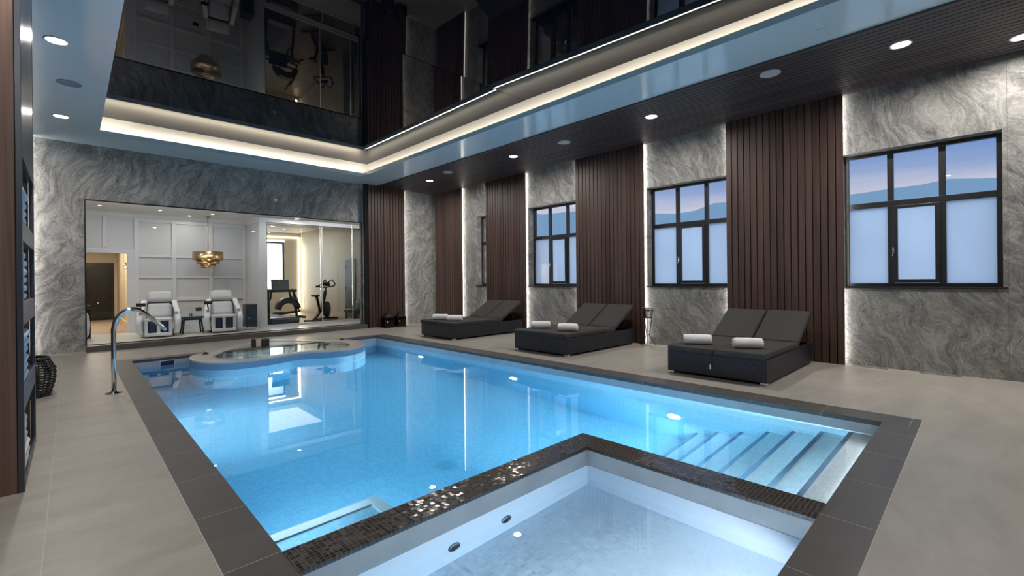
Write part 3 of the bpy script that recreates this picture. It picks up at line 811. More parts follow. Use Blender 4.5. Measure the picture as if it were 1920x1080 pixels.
# ------------------------------------------------------------------ two dark lanterns with a candle
def make_lantern(label, loc):
    t = thing('floor_lantern', label, 'lantern', loc, group='dark lanterns by the end wall')
    m = MB(); w = .12
    m.box(-w, w, -w, w, 0, .03, .005); m.box(-w, w, -w, w, .25, .275, .005)
    for sx in (-1, 1):
        for sy in (-1, 1): m.box(sx*w-.012*(sx > 0), sx*w+.012*(sx < 0), sy*w-.012*(sy > 0), sy*w+.012*(sy < 0), .03, .25)
    m.lathe([(w*1.2, .275), (.05, .35), (.045, .37), (0, .372)], 4, M=Matrix.Rotation(PI/4, 4, 'Z'), smooth=False)
    m.build('lantern_frame', M['black_metal'], t)
    m = MB(); m.tube([(.03*math.cos(k*PI/8), 0, .395+.03*math.sin(k*PI/8)) for k in range(16)], .004, 6, True); m.build('ring_handle', M['black_metal'], t)
    m = MB(); m.lathe([(0, .12), (.03, .12), (.032, .03), (0, .03)], 16); c = m.build('candle', simple('dark_wax', (.08, .05, .03, 1), .6), t)
    m = MB(); m.lathe([(0, .123), (.010, .135), (.008, .15), (0, .165)], 10); m.build('flame', emis('candle_flame', (1, .55, .2, 1), 9), t)
    m = MB(); m.box(-w+.004, -w+.007, -w+.012, w-.012, .03, .25); m.box(-w+.012, w-.012, -w+.004, -w+.007, .03, .25); m.build('lantern_glass', mat_glass('smoked_glass', (.35, .3, .28)), t)
    return t
la = make_lantern('black lantern with a lit candle, left of the pair by the end slats', (5.86, 10.72, 0))
dup(la, (6.22, 10.72, 0), None, 'black lantern with a lit candle, right of the pair by the end slats')

# ------------------------------------------------------------------ towel shelf unit at the left
t = thing('towel_shelf_unit', 'tall walnut and gunmetal shelf tower at the left picture edge', 'shelf unit', (-.2, 3.87, 0))
D = .62; Ln = 1.18; tk = .03
m = MB()
m.box(-D, -.17, 0, tk, 0, ZC-.002, .002); m.box(-.165, -.028, 0-.0, tk, 0, ZC-.002, .002)
m.box(-D, -.03, Ln-tk, Ln, 0, ZC-.002, .002); m.box(-D, -D+.02, tk, Ln-tk, 0, ZC-.002)
m.build('walnut_panel', M['walnut'], t)
m = MB(); m.box(-.026, 0, -.004, .045, 0, ZC-.002, .002); m.box(-.026, 0, Ln-.035, Ln+.004, 0, ZC-.002, .002)
m.build('metal_frame', M['frame_dark'], t)
m = MB(); m.box(-.03, -.026, .0, .04, 0, ZC-.002); m.box(-.17, -.165, 0.004, tk, 0, ZC-.002); m.build('shadow_gap', M['black_felt'], t)
for z0, z1 in ((0, .05), (.46, .60), (.96, 1.10), (1.46, 1.58)):
    m = MB(); m.box(-D+.02, -.001, .045, Ln-.035, z0+.001, z1, .002); m.build('shelf', M['frame_dark'], t)
m = MB(); m.box(-.024, -.002, .045, Ln/2-.003, 1.97, ZC-.004, .002); m.box(-.024, -.002, Ln/2+.003, Ln-.035, 1.97, ZC-.004, .002)
m.box(-D+.02, -.024, .045, Ln-.035, 1.97, 1.99)
m.build('steel_door', M['steel_dark'], t)
def folded(name, x0, x1, y0, y1, z0, n, th, mat, seed, label):
    m = MB()
    for k in range(n):
        dx = random.uniform(-.006, .006); dy = random.uniform(-.012, .012)
        m.box(x0+dx, x1+dx, y0+dy, y1+dy, z0+k*th, z0+(k+1)*th-.001, th*.42, 3)
    for v in m.bm.verts:
        v.co.x += .008*noise.noise(v.co*14+Vector((seed, 0, 0))); v.co.y += .012*noise.noise(v.co*11+Vector((0, seed, 0)))
    o = m.build(name, mat, None, True)
    return tag(o, label, 'towels', 'folded towels in the shelf unit')
for z0, n, mt, lb in ((.052, 6, 'towel', 'stack of white folded towels in the lowest niche of the shelf tower'), (.602, 6, 'towel_b', 'stack of pale folded towels in the second lowest niche'), (1.102, 6, 'towel_b', 'stack of pale folded towels in the third niche up'), (1.582, 4, 'towel_b', 'small stack of pale folded towels in the top niche')):
    folded('folded_towels', -.60, -.205, 3.93, 4.40, z0, n, .052, M[mt], z0*7, lb)

# ------------------------------------------------------------------ wicker basket
t = thing('wicker_basket', 'black woven round basket on the deck behind the shelf tower', 'basket', (-.40, 7.12, 0))
def br(z): return .20+.07*math.sin(min(1, z/.34)*PI*.55+.35)-.05*max(0, (z-.30)/.12)
m = MB()
for k in range(14):
    z = .015+k*.027; m.tube([((br(z)+.006*math.sin(j*PI/2+k*PI))*math.cos(2*PI*j/48), (br(z)+.006*math.sin(j*PI/2+k*PI))*math.sin(2*PI*j/48), z) for j in range(48)], .0095, 6, True)
m.build('weave', M['black_rubber'], t)
m = MB()
for j in range(24):
    a = 2*PI*j/24; m.tube([(br(z)*math.cos(a), br(z)*math.sin(a), z) for z in (.0, .1, .2, .3, .39)], .006, 6)
m.build('stakes', M['black_metal'], t)
m = MB(); m.lathe([(0, .006), (.20, .006), (.21, .0), (0, .0)], 24); m.build('base', M['black_rubber'], t)
m = MB(); z = .40; m.tube([(br(z)*math.cos(2*PI*j/48), br(z)*math.sin(2*PI*j/48), z) for j in range(48)], .016, 8, True); m.build('rim', M['black_rubber'], t)

# ------------------------------------------------------------------ grab rail
t = thing('grab_rail', 'curved polished steel handrail standing on the deck beside the pool', 'handrail', (.33, 6.65, 0))
pts = [(0, 0, .01), (0, 0, .40), (0, 0, .66)]
pts += [(q.x, 0, q.y) for q in [Vector(p_) for p_ in smooth_poly([(0, .70), (.02, .80), (.07, .875), (.14, .912), (.21, .905), (.28, .85), (.37, .76), (.46, .655)], False, 4)]]
rr_ = [.022]*(len(pts)-1)+[.016]
m = MB(); m.tube(pts, rr_, 16); m.build('rail_tube', M['steel'], t)
m = MB(); m.lathe([(0, .022), (.03, .022), (.034, .008), (.075, .006), (.078, 0), (0, 0)], 28); m.build('flange', M['steel'], t)

# ------------------------------------------------------------------ floor grilles and skimmer openings
def grille(x0, x1, y0, y1, label, mat):
    t = thing('floor_grille', label, 'floor grille', ((x0+x1)/2, (y0+y1)/2, 0), group='slot grilles in the deck')
    a, b_ = (x1-x0)/2, (y1-y0)/2
    m = MB()
    m.box(-a, a, -b_, -b_+.006, 0, .004); m.box(-a, a, b_-.006, b_, 0, .004); m.box(-a, -a+.006, -b_+.006, b_-.006, 0, .004); m.box(a-.006, a, -b_+.006, b_-.006, 0, .004)
    m.build('grille_frame', mat, t)
    m = MB()
    if a > b_:
        for k in range(4): y = -b_+.012+k*(2*b_-.024)/3.0; m.box(-a+.006, a-.006, y-.003, y+.003, 0.0005, .003)
    else:
        for k in range(4): x = -a+.012+k*(2*a-.024)/3.0; m.box(x-.003, x+.003, -b_+.006, b_-.006, 0.0005, .003)
    m.build('grille_bars', mat, t)
gw = simple('white_grille', (.62, .60, .58, 1), .4)
gd = simple('grey_grille', (.18, .17, .16, 1), .5)
grille(.99, 1.27, 9.62, 9.74, 'white slot cover on the far deck left of the hot tub', gw)
grille(3.70, 3.96, 9.60, 9.70, 'white slot cover on the far deck right of the hot tub', gw)
grille(4.22, 4.46, 9.60, 9.70, 'white slot cover on the far deck near the pool corner', gw)
grille(7.50, 7.56, .85, 1.22, 'grey floor grille against the near stone wall, left of two', gd)
grille(7.50, 7.56, .17, .55, 'grey floor grille against the near stone wall, right of two', gd)
for x0, x1, w in ((1.02, 1.20, 'left'), (4.10, 4.30, 'right')):
    t = thing('skimmer', 'dark skimmer opening in the far pool wall, %s of the hot tub' % w, 'skimmer', (x0, PY1, -.13))
    m = MB(); m.box(0, x1-x0, -.004, 0.0, -.02, .075); m.build('opening', simple('skimmer_dark', (.01, .012, .05, 1), .5), t)
    m = MB(); m.box(-.012, 0, -.006, 0, -.03, .085); m.box(x1-x0, x1-x0+.012, -.006, 0, -.03, .085); m.box(-.012, x1-x0+.012, -.006, 0, .075, .085); m.build('skimmer_frame', M['pool_wall'], t)

# ================================================================== lounge behind the glass
ZL = .10; CL = 2.78; YB = 13.4; XC = 3.28; YP = 12.2; YF = YG+.14
m = MB(); m.box(-1.6, XC+.1, YF, YB, 0, ZL); m.box(XC+.1, 6.1, YF, YP, 0, ZL); struct(m.build('floor_lounge', M['palefloor']))
m = MB(); m.box(-1.6, 6.2, YF, YB+.1, CL, CL+.1); struct(m.build('ceiling_lounge', M['white_paint']))
m = MB(); m.box(-1.6, -.55, YB, YB+.12, ZL, CL); m.box(.93, XC+.1, YB, YB+.12, ZL, CL); m.box(-.55, .93, YB, YB+.12, 1.90, CL)
struct(m.build('wall_lounge', M['panel_white']))
m = MB(); m.box(-1.7, -1.6, YF, YB+.12, ZL, CL); struct(m.build('wall_lounge_left', M['panel_white']))
m = MB(); m.box(XC, XC+.08, YP+.09, YB, ZL, CL); struct(m.build('wall_lounge_right', M['panel_white']))
# panel mouldings
m = MB()
def strip(x0, x1, z0, z1, d=.03): m.box(x0, x1, YB-d, YB, z0, z1, .003, 1)
for x in (1.03, 1.72, 2.46, 3.19):
    strip(x, x+.085, ZL+.12, CL-.09)
for a, b_ in ((1.115, 1.72), (1.805, 2.46), (2.545, 3.19)):
    for z in (1.80, 1.32): strip(a, b_, z, z+.05)
    strip(a, b_, .78, .85, .045); strip(a, b_, CL-.17, CL-.09)
strip(.50, .56, 2.0, CL-.09); strip(-1.0, -.94, 2.0, CL-.09)
strip(1.03, XC, ZL, ZL+.12, .04)
struct(m.build('trim_6', M['panel_trim']))
m = MB()   # coving
m.prism([(YB, CL), (YB-.10, CL), (YB-.06, CL-.03), (YB-.03, CL-.07), (YB, CL-.10)], -1.6, XC, 'x')
m.prism([(XC, CL), (XC-.10, CL), (XC-.06, CL-.03), (XC-.03, CL-.07), (XC, CL-.10)], YP+.09, YB, 'y')
struct(m.build('trim_7', M['white_paint']))
# doorway casing
m = MB(); m.box(.91, 1.03, YB-.045, YB+.12, ZL, 1.90, .008); m.box(-.65, 1.03, YB-.045, YB+.12, 1.88, 1.97, .008)
struct(m.build('trim_8', M['panel_trim']))
# corridor
m = MB(); m.box(-.8, 1.1, YB, 18.7, 0, ZL); struct(m.build('floor_corridor', M['oak']))
m = MB(); m.box(1.02, 1.1, YB+.12, 18.7, ZL, 2.45); m.box(-.8, -.72, YB+.12, 18.7, ZL, 2.45); m.box(-.72, .28, 18.6, 18.7, ZL, 2.45); m.box(.95, 1.02, 18.6, 18.7, ZL, 2.45); m.box(.28, .95, 18.6, 18.7, 1.84, 2.45)
struct(m.build('wall_corridor', M['beige']))
m = MB(); m.box(-.8, 1.1, YB+.12, 18.7, 2.45, 2.5); struct(m.build('ceiling_corridor', M['cream']))
m = MB(); m.box(.985, 1.02, YB+.2, 18.6, ZL, ZL+.14, .004)
for y in (14.0, 14.9, 15.9, 17.0): m.box(1.0, 1.02, y, y+.07, ZL+.14, 2.3, .004)
struct(m.build('baseboard_corridor', simple('beige_trim', (.56, .46, .33, 1), .5)))
t = struct(thing('door_1', 'dark panelled door at the end of the beige corridor', 'door', (.28, 18.6, ZL)))
m = MB(); w, h = .67, 1.74
m.box(0, w, .02, .06, 0, h)
for z0, z1 in ((.08, .36), (.44, .62), (.70, 1.62)):
    for a, b_ in ((.07, .11), (w-.11, w-.07)): m.box(a, b_, .005, .02, z0, z1, .003, 1)
    for zz in (z0, z1-.04): m.box(.11, w-.11, .005, .02, zz, zz+.04, .003, 1)
m.box(-.0, .04, .0, .02, 0, h); m.box(w-.04, w, .0, .02, 0, h); m.box(.04, w-.04, .0, .02, h-.04, h)
m.build('door_leaf', M['door_dark'], t)
m = MB(); m.lathe([(.0, .05), (.022, .045), (.026, .03), (.01, .02), (.012, 0)], 16, (.30, .005, .52), M=None); 
for v in m.bm.verts: v.co = Vector((v.co.x, .005-(v.co.z-.52), .52+(v.co.y-.005)))
m.build('door_knob', M['chrome'], t)
def sconce(loc, rz, label):
    t = thing('wall_sconce', label, 'wall light', loc, rz)
    m = MB(); m.box(-.03, .03, -.012, 0, -.08, .08, .004); m.box(-.008, .008, -.05, -.012, -.02, -.004); m.build('sconce_plate', M['brass'], t)
    m = MB(); m.lathe([(.022, -.05), (.024, .12), (.022, .12), (.02, -.05)], 16, (0, -.06, 0)); m.build('glass_shade', M['glass'], t)
    m = MB(); m.lathe([(0, -.03), (.014, -.01), (.012, .03), (0, .045)], 12, (0, -.06, 0)); m.build('bulb', emis('warm_bulb', (1, .62, .25, 1), 25), t)
sconce((.27, 15.0-.0, 1.60), 0, 'small brass sconce glowing at the left side of the corridor') if False else None
sconce((1.02, 14.7, 1.60), -PI/2, 'small glowing sconce on the right side of the beige corridor')
sconce((.22, 18.6, 1.66), 0, 'small glowing sconce beside the dark corridor door')
area('corridor_light', (.2, 15.5, 2.40), (0, 0, 0), 0.5, 3.0, 85, (1, .88, .70))
# dark console with a white tray by the doorway
t = thing('console_pedestal', 'slim black pedestal with white curved chair back at the left glass edge', 'pedestal', (.225, 12.6, ZL))
m = MB(); m.box(-.25, .055, -.05, .10, 0, .58, .006); m.build('pedestal_body', M['black_metal'], t)
m = MB(); m.box(-.25, .05, -.04, .09, .58, .66, .004); m.lathe([(.05, .66), (.05, .675), (0, .68)], 16, (0, 0.02, 0)); m.build('pedestal_top', M['dark_grey'], t)
m = MB(); m.prism([(-.06, .08), (.0, .03), (.035, .10), (.045, .30), (.03, .46), (-.02, .56), (-.06, .56)], -.075, -.055, 'y', .004); m.build('white_inset', M['white_plastic'], t)

# lounge downlights
for (x, y, w) in ((.42, 12.34, 'left'), (1.39, 12.35, 'second from the left'), (2.0, 12.95, 'near the panelled wall'), (2.34, 12.30, 'beside the pendant')):
    downlight((x, y, CL), 'small downlight in the white lounge ceiling, %s' % w, 'small downlights in the lounge ceiling', 2.2, .032, (1, .96, .93), 170)
area('lounge_fill', (4.7, 11.62, CL-.01), aim((0, .5, -1)), 2.2, .10, 16, (1, .97, .97))  # added lamp that brightens the gym partition frame
downlight((4.06, 11.92, CL), 'small downlight above the gym glazing', 'small downlights in the lounge ceiling', 7, .035, (1, .96, .93), 170)
area('lounge_fill', (1.4, 11.55, CL-.02), aim((0, .75, -1)), 3.0, .3, 24, (1, .97, .97))  # added near the glass to light the chair fronts

# ------------------------------------------------------------------ pendant
t = thing('tiered_pendant', 'aged brass three tier drum pendant hanging in the lounge', 'pendant light', (2.34, 12.8, 0))
m = MB()
for r, z0, z1 in ((.31, 1.745, 1.935), (.235, 1.645, 1.765), (.155, 1.555, 1.665)):
    m.lathe([(r, z0), (r, z1), (r-.006, z1), (r-.006, z0), (r, z0)], 48)
m.build('brass_tiers', M['brass'], t)
m = MB(); m.lathe([(.0, 1.60), (.30, 1.715)], 4) if False else None
for k in range(3):
    a = k*2*PI/3; m.bar((0, 0, 1.92), (.305*math.cos(a), .305*math.sin(a), 1.92), .008)
m.tube([(0, 0, 1.66), (0, 0, CL-.02)], .009, 8); m.lathe([(.0, 0), (.055, 0), (.05, -.03), (.012, -.05), (0, -.05)], 20, (0, 0, CL))
m.build('stem', M['brass'], t)
m = MB(); m.lathe([(0, 1.60), (.035, 1.62), (.045, 1.66), (.03, 1.70), (0, 1.71)], 16); m.build('bulb', emis('pendant_bulb', (1, .66, .38, 1), 14), t)

# ------------------------------------------------------------------ massage chairs
def make_massage_chair(label, loc, rz=0):
    t = thing('massage_chair', label, 'massage chair', loc, rz, group='white massage chairs in the lounge')
    # local: faces -y, x across, origin floor centre
    m = MB(); m.box(-.26, .26, -.05, .55, 0, .10, .03, 3); m.build('chair_base', M['dark_navy'], t)
    prof_l = [(-.24, .05), (-.30, .14), (-.31, .28), (-.27, .38), (-.17, .46), (-.03, .54), (.08, .62), (.17, .70), (.28, .74), (.40, .70), (.50, .56), (.56, .34), (.52, .10), (.40, .05)]
    for s_ in (-1, 1):
        m = MB(); x0, x1 = (-.335, -.235) if s_ < 0 else (.235, .335)
        P_ = smooth_poly(prof_l, True, 3)
        m.prism(P_, x0, x1, 'x', .03, 0, 3)
        for v in m.bm.verts:
            z = v.co.z; v.co.x += s_*(.035*math.sin(max(0, min(1, z/.62))*PI)-.055*max(0, (z-.55)/.3)-.04*max(0, (.12-z)/.12))
        o = m.build('side_shell', M['white_plastic'], t, True); wnorm(o)
        m = MB(); m.box(min(x0, x1)+.012, max(x0, x1)-.012, -.20, .0, .475, .515, .018, 3, Matrix.Translation((0, 0, 0)) @ Matrix.Rotation(R(0), 4, 'X')); m.build('arm_pad', M['grey_leather'], t)
    m = MB(); m.box(-.235, .235, -.18, .30, .24, .38, .05, 4); wnorm(m.build('seat_pad', M['grey_leather'], t, True))
    Mx = Matrix.Translation((0, .16, .34)) @ Matrix.Rotation(-R(28), 4, 'X')
    m = MB(); m.box(-.215, .215, -.06, .14, .02, .37, .07, 4, Mx); wnorm(m.build('back_pad', M['grey_leather'], t, True))
    m = MB(); m.box(-.235, .235, .07, .22, .0, .66, .06, 4, Mx); wnorm(m.build('back_shell', M['white_plastic'], t, True))
    m = MB(); m.box(-.225, .225, -.07, .12, .40, .66, .085, 5, Mx); wnorm(m.build('head_pillow', M['grey_leather'], t, True))
    m = MB(); m.box(-.225, .225, -.005, .14, .36, .395, .012, 2, Mx); m.build('pillow_band', M['black_rubber'], t)
    # footrest
    m = MB(); m.box(-.225, .225, -.40, -.20, .33, .39, .02, 3); m.box(-.225, -.165, -.40, -.22, .05, .34, .02, 3); m.box(.165, .225, -.40, -.22, .05, .34, .02, 3)
    m.box(-.03, .03, -.40, -.22, .07, .34, .015, 3); m.box(-.225, .225, -.42, -.20, .03, .10, .02, 3); m.box(-.17, .17, -.26, -.22, .06, .34)
    wnorm(m.build('footrest_frame', M['white_plastic'], t, True))
    for s_ in (-1, 1):
        m = MB(); m.box(min(s_*.035, s_*.16), max(s_*.035, s_*.16), -.385, -.25, .075, .335, .03, 3); m.build('calf_pad', M['navy'], t, True)
    m = MB(); m.bar((-.28, -.16, .50), (-.30, -.18, .66), .018); m.box(-.36, -.21, -.21, -.18, .63, .70, .008); m.build('tablet_controller', M['black_rubber'], t)
    m = MB(); m.lathe([(.02, 0), (.02, .006), (0, .008)], 16, M=Matrix.Translation((.36, .05, .48)) @ Matrix.Rotation(PI/2, 4, 'Y')); m.build('side_badge', M['dark_grey'], t)
    return t
mc = make_massage_chair('white massage chair with navy calf wells, left one behind the handrail', (1.32, 12.02, ZL), R(-8))
dup(mc, (2.47, 12.02, ZL), R(-8), 'white massage chair with navy calf wells, right one below the brass pendant')
# small side table
t = thing('side_table', 'small dark navy wooden stool table between the two massage chairs', 'side table', (1.90, 12.12, ZL))
m = MB(); m.box(-.21, .21, -.16, .16, .33, .365, .012, 2); m.box(-.17, .17, -.12, .12, .29, .33, .004); m.build('table_top', M['dark_navy'], t)
for sx in (-1, 1):
    for sy in (-1, 1):
        m = MB(); m.bar((sx*.15, sy*.10, .32), (sx*.19, sy*.145, 0.003), .026, .026, .004); m.build('leg', M['dark_navy'], t)
m = MB(); m.bar((-.17, -.12, .15), (-.17, .12, .15), .018); m.bar((.17, -.12, .15), (.17, .12, .15), .018); m.build('stretcher', M['dark_navy'], t)
t = thing('glass_tumbler', 'small clear glass on the navy side table', 'glass', (1.88, 12.10, ZL+.366))
m = MB(); m.lathe([(.0, 0), (.025, 0), (.03, .07), (.027, .07), (.022, .006), (0, .006)], 18); m.build('glass_body', mat_glass('tumbler_glass', (.8, .85, .82)), t)
t = thing('wall_socket', 'small black double socket on the wall beside the right massage chair', 'socket', (2.24, YB, .56))
m = MB(); m.box(-.06, .06, -.012, 0, -.04, .04, .004); m.build('socket_plate', M['black_metal'], t)
for s_ in (-1, 1): m = MB(); m.box(s_*.03-.014, s_*.03+.014, -.016, -.012, -.014, .014, .002); m.build('socket_face', M['dark_grey'], t)
# dark cabinet by the return wall
t = thing('navy_cabinet', 'dark navy rounded cabinet on short legs beside the gym glazing', 'cabinet', (2.88, 11.78, ZL))
m = MB(); m.box(0, .235, 0, .32, .07, .60, .02, 3); m.build('cabinet_body', M['dark_navy'], t)
m = MB(); m.box(.012, .223, -.01, .002, .085, .58, .006, 2); dd = m.build('cabinet_door', M['dark_navy'], t)
m = MB(); m.box(.035, .07, -.018, -.010, .27, .285, .003); m.build('door_handle', M['chrome'], dd)
for x in (.03, .205):
    for y in (.03, .29): m = MB(); m.bar((x, y, .08), (x, y, 0.002), .02); m.build('leg', M['chrome'], t)

# ================================================================== gym behind its own glazing
XG1 = 6.10; YGB = 17.6; CG = 3.02
m = MB(); m.box(XC+.08, XG1+.4, YP, YGB, 0, ZL); struct(m.build('floor_gym', M['oak']))
m = MB(); m.box(XG1, XG1+.1, YF, YGB, ZL, CG); m.box(XC, XG1+.1, YGB, YGB+.1, ZL, .9); m.box(5.55, XG1+.1, YGB, YGB+.1, .9, CG); m.box(XC, 5.55, YGB, YGB+.1, 2.64, CG)
m.box(XC, XC+.08, YB, YGB, ZL, CG); m.box(XC, 4.4, YGB, YGB+.1, .9, 2.64)
struct(m.build('wall_gym', M['gymwall']))
m = MB(); m.box(XC, XG1+.1, YP+.09, YGB+.1, CG, CG+.08); m.box(XC+.08, XG1, YP+.09, 14.0, 2.80, CG); m.box(XC+.08, 5.8, 14.0, 16.9, CG-.10, CG-.02)
struct(m.build('ceiling_gym', M['cream']))
m = MB(); m.box(XG1-.015, XG1, 13.75, YGB, ZL, ZL+.12, .003); struct(m.build('baseboard_gym', M['cream']))
m = MB()
for y in (14.3, 15.7, 17.2): m.box(XG1-.004, XG1, y, y+.008, ZL+.12, 1.7)
struct(m.build('trim_9', M['dark_grey']))
# gym glazing with white frame
t = thing('gym_partition', 'white framed glass partition in front of the gym', 'glass partition', (0, YP, 0))
m = MB(); z0, z1 = .145, 2.68
m.box(XC-.0, 3.445, 0, .09, ZL, CL-.002); m.box(3.445, 6.02, 0, .09, z1, CL-.002); m.box(3.445, 6.02, 0, .09, ZL, z0); m.box(6.02, XG1-.001, 0, .09, ZL, CL-.002)
m.build('partition_frame', M['panel_trim'], t)
m = MB(); m.box(3.445, 3.46, .02, .07, z0, z1); m.box(3.46, 6.02, .02, .07, z1-.02, z1); m.build('gasket', M['black_frame'], t)
js = [3.46, 4.80, 5.64, 6.02]
for a, b_ in zip(js, js[1:]):
    b2 = bmesh.new(); vv = [b2.verts.new((x, .045, z)) for x, z in ((a+.002, z0), (b_-.002, z0), (b_-.002, z1-.02), (a+.002, z1-.02))]; b2.faces.new(vv)
    mm = MB(); mm.add(b2); mm.build('glass_pane', M['glass2'], t)
m = MB()
for x in (4.80, 5.64): m.box(x-.009, x+.009, .036, .054, z0, z1-.02)
m.build('glass_edge', simple('pale_glass_edge', (.85, .92, .88, 1), .2), t)
# gym LED lines
m = MB(); m.box(6.02, 6.065, YGB-.04, YGB-.01, ZL+.1, 2.80); tag(m.build('led_strip', M['led_warm']), 'tall vertical warm light strip in the gym corner', 'light strip')
m = MB(); m.box(XC+.1, 6.065, YGB-.04, YGB-.01, 2.80, 2.84); tag(m.build('led_strip', M['led_warm']), 'horizontal warm light strip below the gym ceiling', 'light strip')
m = MB(); m.box(4.4, 5.54, YGB-.03, YGB-.005, 2.65, 2.70); tag(m.build('led_strip', M['led']), 'short bright light strip above the gym window', 'light strip')
area('gym_light', (4.6, 15.2, CG-.12), (0, 0, 0), 2.0, 2.8, 32, (1, .90, .74))
area('gym_light', (5.98, YGB-.08, 1.4), aim((-.3, -1, 0)), .04, 2.4, 14, (1, .84, .6))
t = struct(thing('window_5', 'tall pale frosted gym window seen through both glass walls', 'window', (4.4, YGB+.03, .9)))
m = MB(); m.box(0, .05, 0, .05, 0, 1.74); m.box(1.10, 1.15, 0, .05, 0, 1.74); m.box(.05, 1.10, 0, .05, 1.69, 1.74); m.box(.05, 1.10, 0, .05, 0, .05); m.build('window_frame', M['dark_grey'], t)
b2 = bmesh.new(); b2.faces.new([b2.verts.new(p) for p in ((.05, .03, .05), (1.1, .03, .05), (1.1, .03, 1.69), (.05, .03, 1.69))]); mm = MB(); mm.add(b2); mm.build('pane', M['frost'], t)
area('window_light', (4.95, YGB+.5, 1.7), aim((0, -1, 0)), 1.0, 1.5, 34, (.82, .92, 1))
t = struct(thing('door_2', 'grey gym door with black hinges on the right hand gym wall', 'door', (XG1, 13.04, ZL)))
m = MB(); m.box(-.03, 0, 0, .65, 0, 1.77, .003); m.build('door_leaf', M['gymdoor'], t)
for z in (.25, .85, 1.5): m = MB(); m.box(-.04, -.03, .595, .625, z, z+.09, .003); m.build('hinge', M['black_metal'], t)
m = MB(); m.bar((-.06, .06, .30), (-.06, .06, 1.3), .02); m.bar((-.06, .06, .35), (-.03, .06, .35), .012); m.bar((-.06, .06, 1.25), (-.03, .06, 1.25), .012); m.build('pull_bar', M['chrome'], t)
t = thing('light_switch', 'small grey switch on the gym wall right of the grey door', 'switch', (XG1, 12.84, 1.08))
m = MB(); m.box(-.01, 0, -.03, .03, -.06, .06, .003); m.build('switch_plate', M['chrome'], t)
m = MB(); m.box(-.014, -.01, -.012, .012, -.02, .02, .002); m.build('switch_rocker', M['dark_grey'], t)
t = thing('gym_bag', 'bright turquoise bag on a low grey bench at the right end of the gym', 'bag', (6.0, 12.55, ZL+.30))
m = MB(); m.box(-.09, .085, -.16, .14, 0, .23, .035, 3, Matrix.Rotation(R(6), 4, 'X')); m.build('bag_body', M['bluebag'], t, True)
m = MB(); m.tube([(-.05, -.05, .20), (-.04, -.03, .27), (.0, 0, .29), (.04, .03, .27), (.06, .05, .20)], .008, 8); m.build('bag_strap', M['navy'], t)
t = thing('low_bench', 'low grey padded bench under the turquoise bag', 'bench', (5.92, 12.6, ZL))
m = MB(); m.box(-.14, .16, -.22, .55, .20, .295, .02, 3); m.build('bench_pad', M['dark_grey'], t, True)
for x in (-.1, .13):
    for y in (-.16, .48): m = MB(); m.bar((x, y, .21), (x, y, .003), .03); m.build('leg', M['dark_grey'], t)

# treadmill
t = thing('treadmill', 'black treadmill with large console screen seen from its front', 'treadmill', (3.93, 12.60, ZL))
m = MB(); m.box(-.38, .36, -.05, 1.70, .06, .17, .02, 2); m.box(-.36, .34, -.22, .10, .02, .20, .05, 3); m.build('deck', M['dark_navy'], t)
m = MB(); m.box(-.25, .23, .12, 1.66, .17, .178); m.build('running_belt', M['black_rubber'], t)
for s_ in (-1, 1):
    m = MB(); x = s_*.34; m.tube([(x, .0, .10), (x-.01*s_, .06, .50), (x-.03*s_, .14, .86)], .030, 10); m.tube([(x, .14, .55), (x-.10*s_, .18, .68), (x-.12*s_, .20, .86)], .020, 8)
    m.build('upright', M['black_metal'], t)
m = MB(); m.box(-.38, .38, .08, .20, .84, .90, .02, 3); m.tube([(-.34, .14, .87), (-.34, .60, .84)], .018, 8); m.tube([(.34, .14, .87), (.34, .60, .84)], .018, 8); m.build('handlebar', M['black_rubber'], t)
m = MB(); m.box(-.21, .21, -.02, .02, 0, .30, .012, 2, Matrix.Translation((-.02, .12, .88)) @ Matrix.Rotation(-R(12), 4, 'X')); cs = m.build('console_screen', M['dark_navy'], t)
m = MB(); m.box(-.20, .20, -.024, -.019, .285, .30, .002, 1, Matrix.Translation((-.02, .12, .88)) @ Matrix.Rotation(-R(12), 4, 'X')); m.build('screen_bezel', M['white_plastic'], cs)

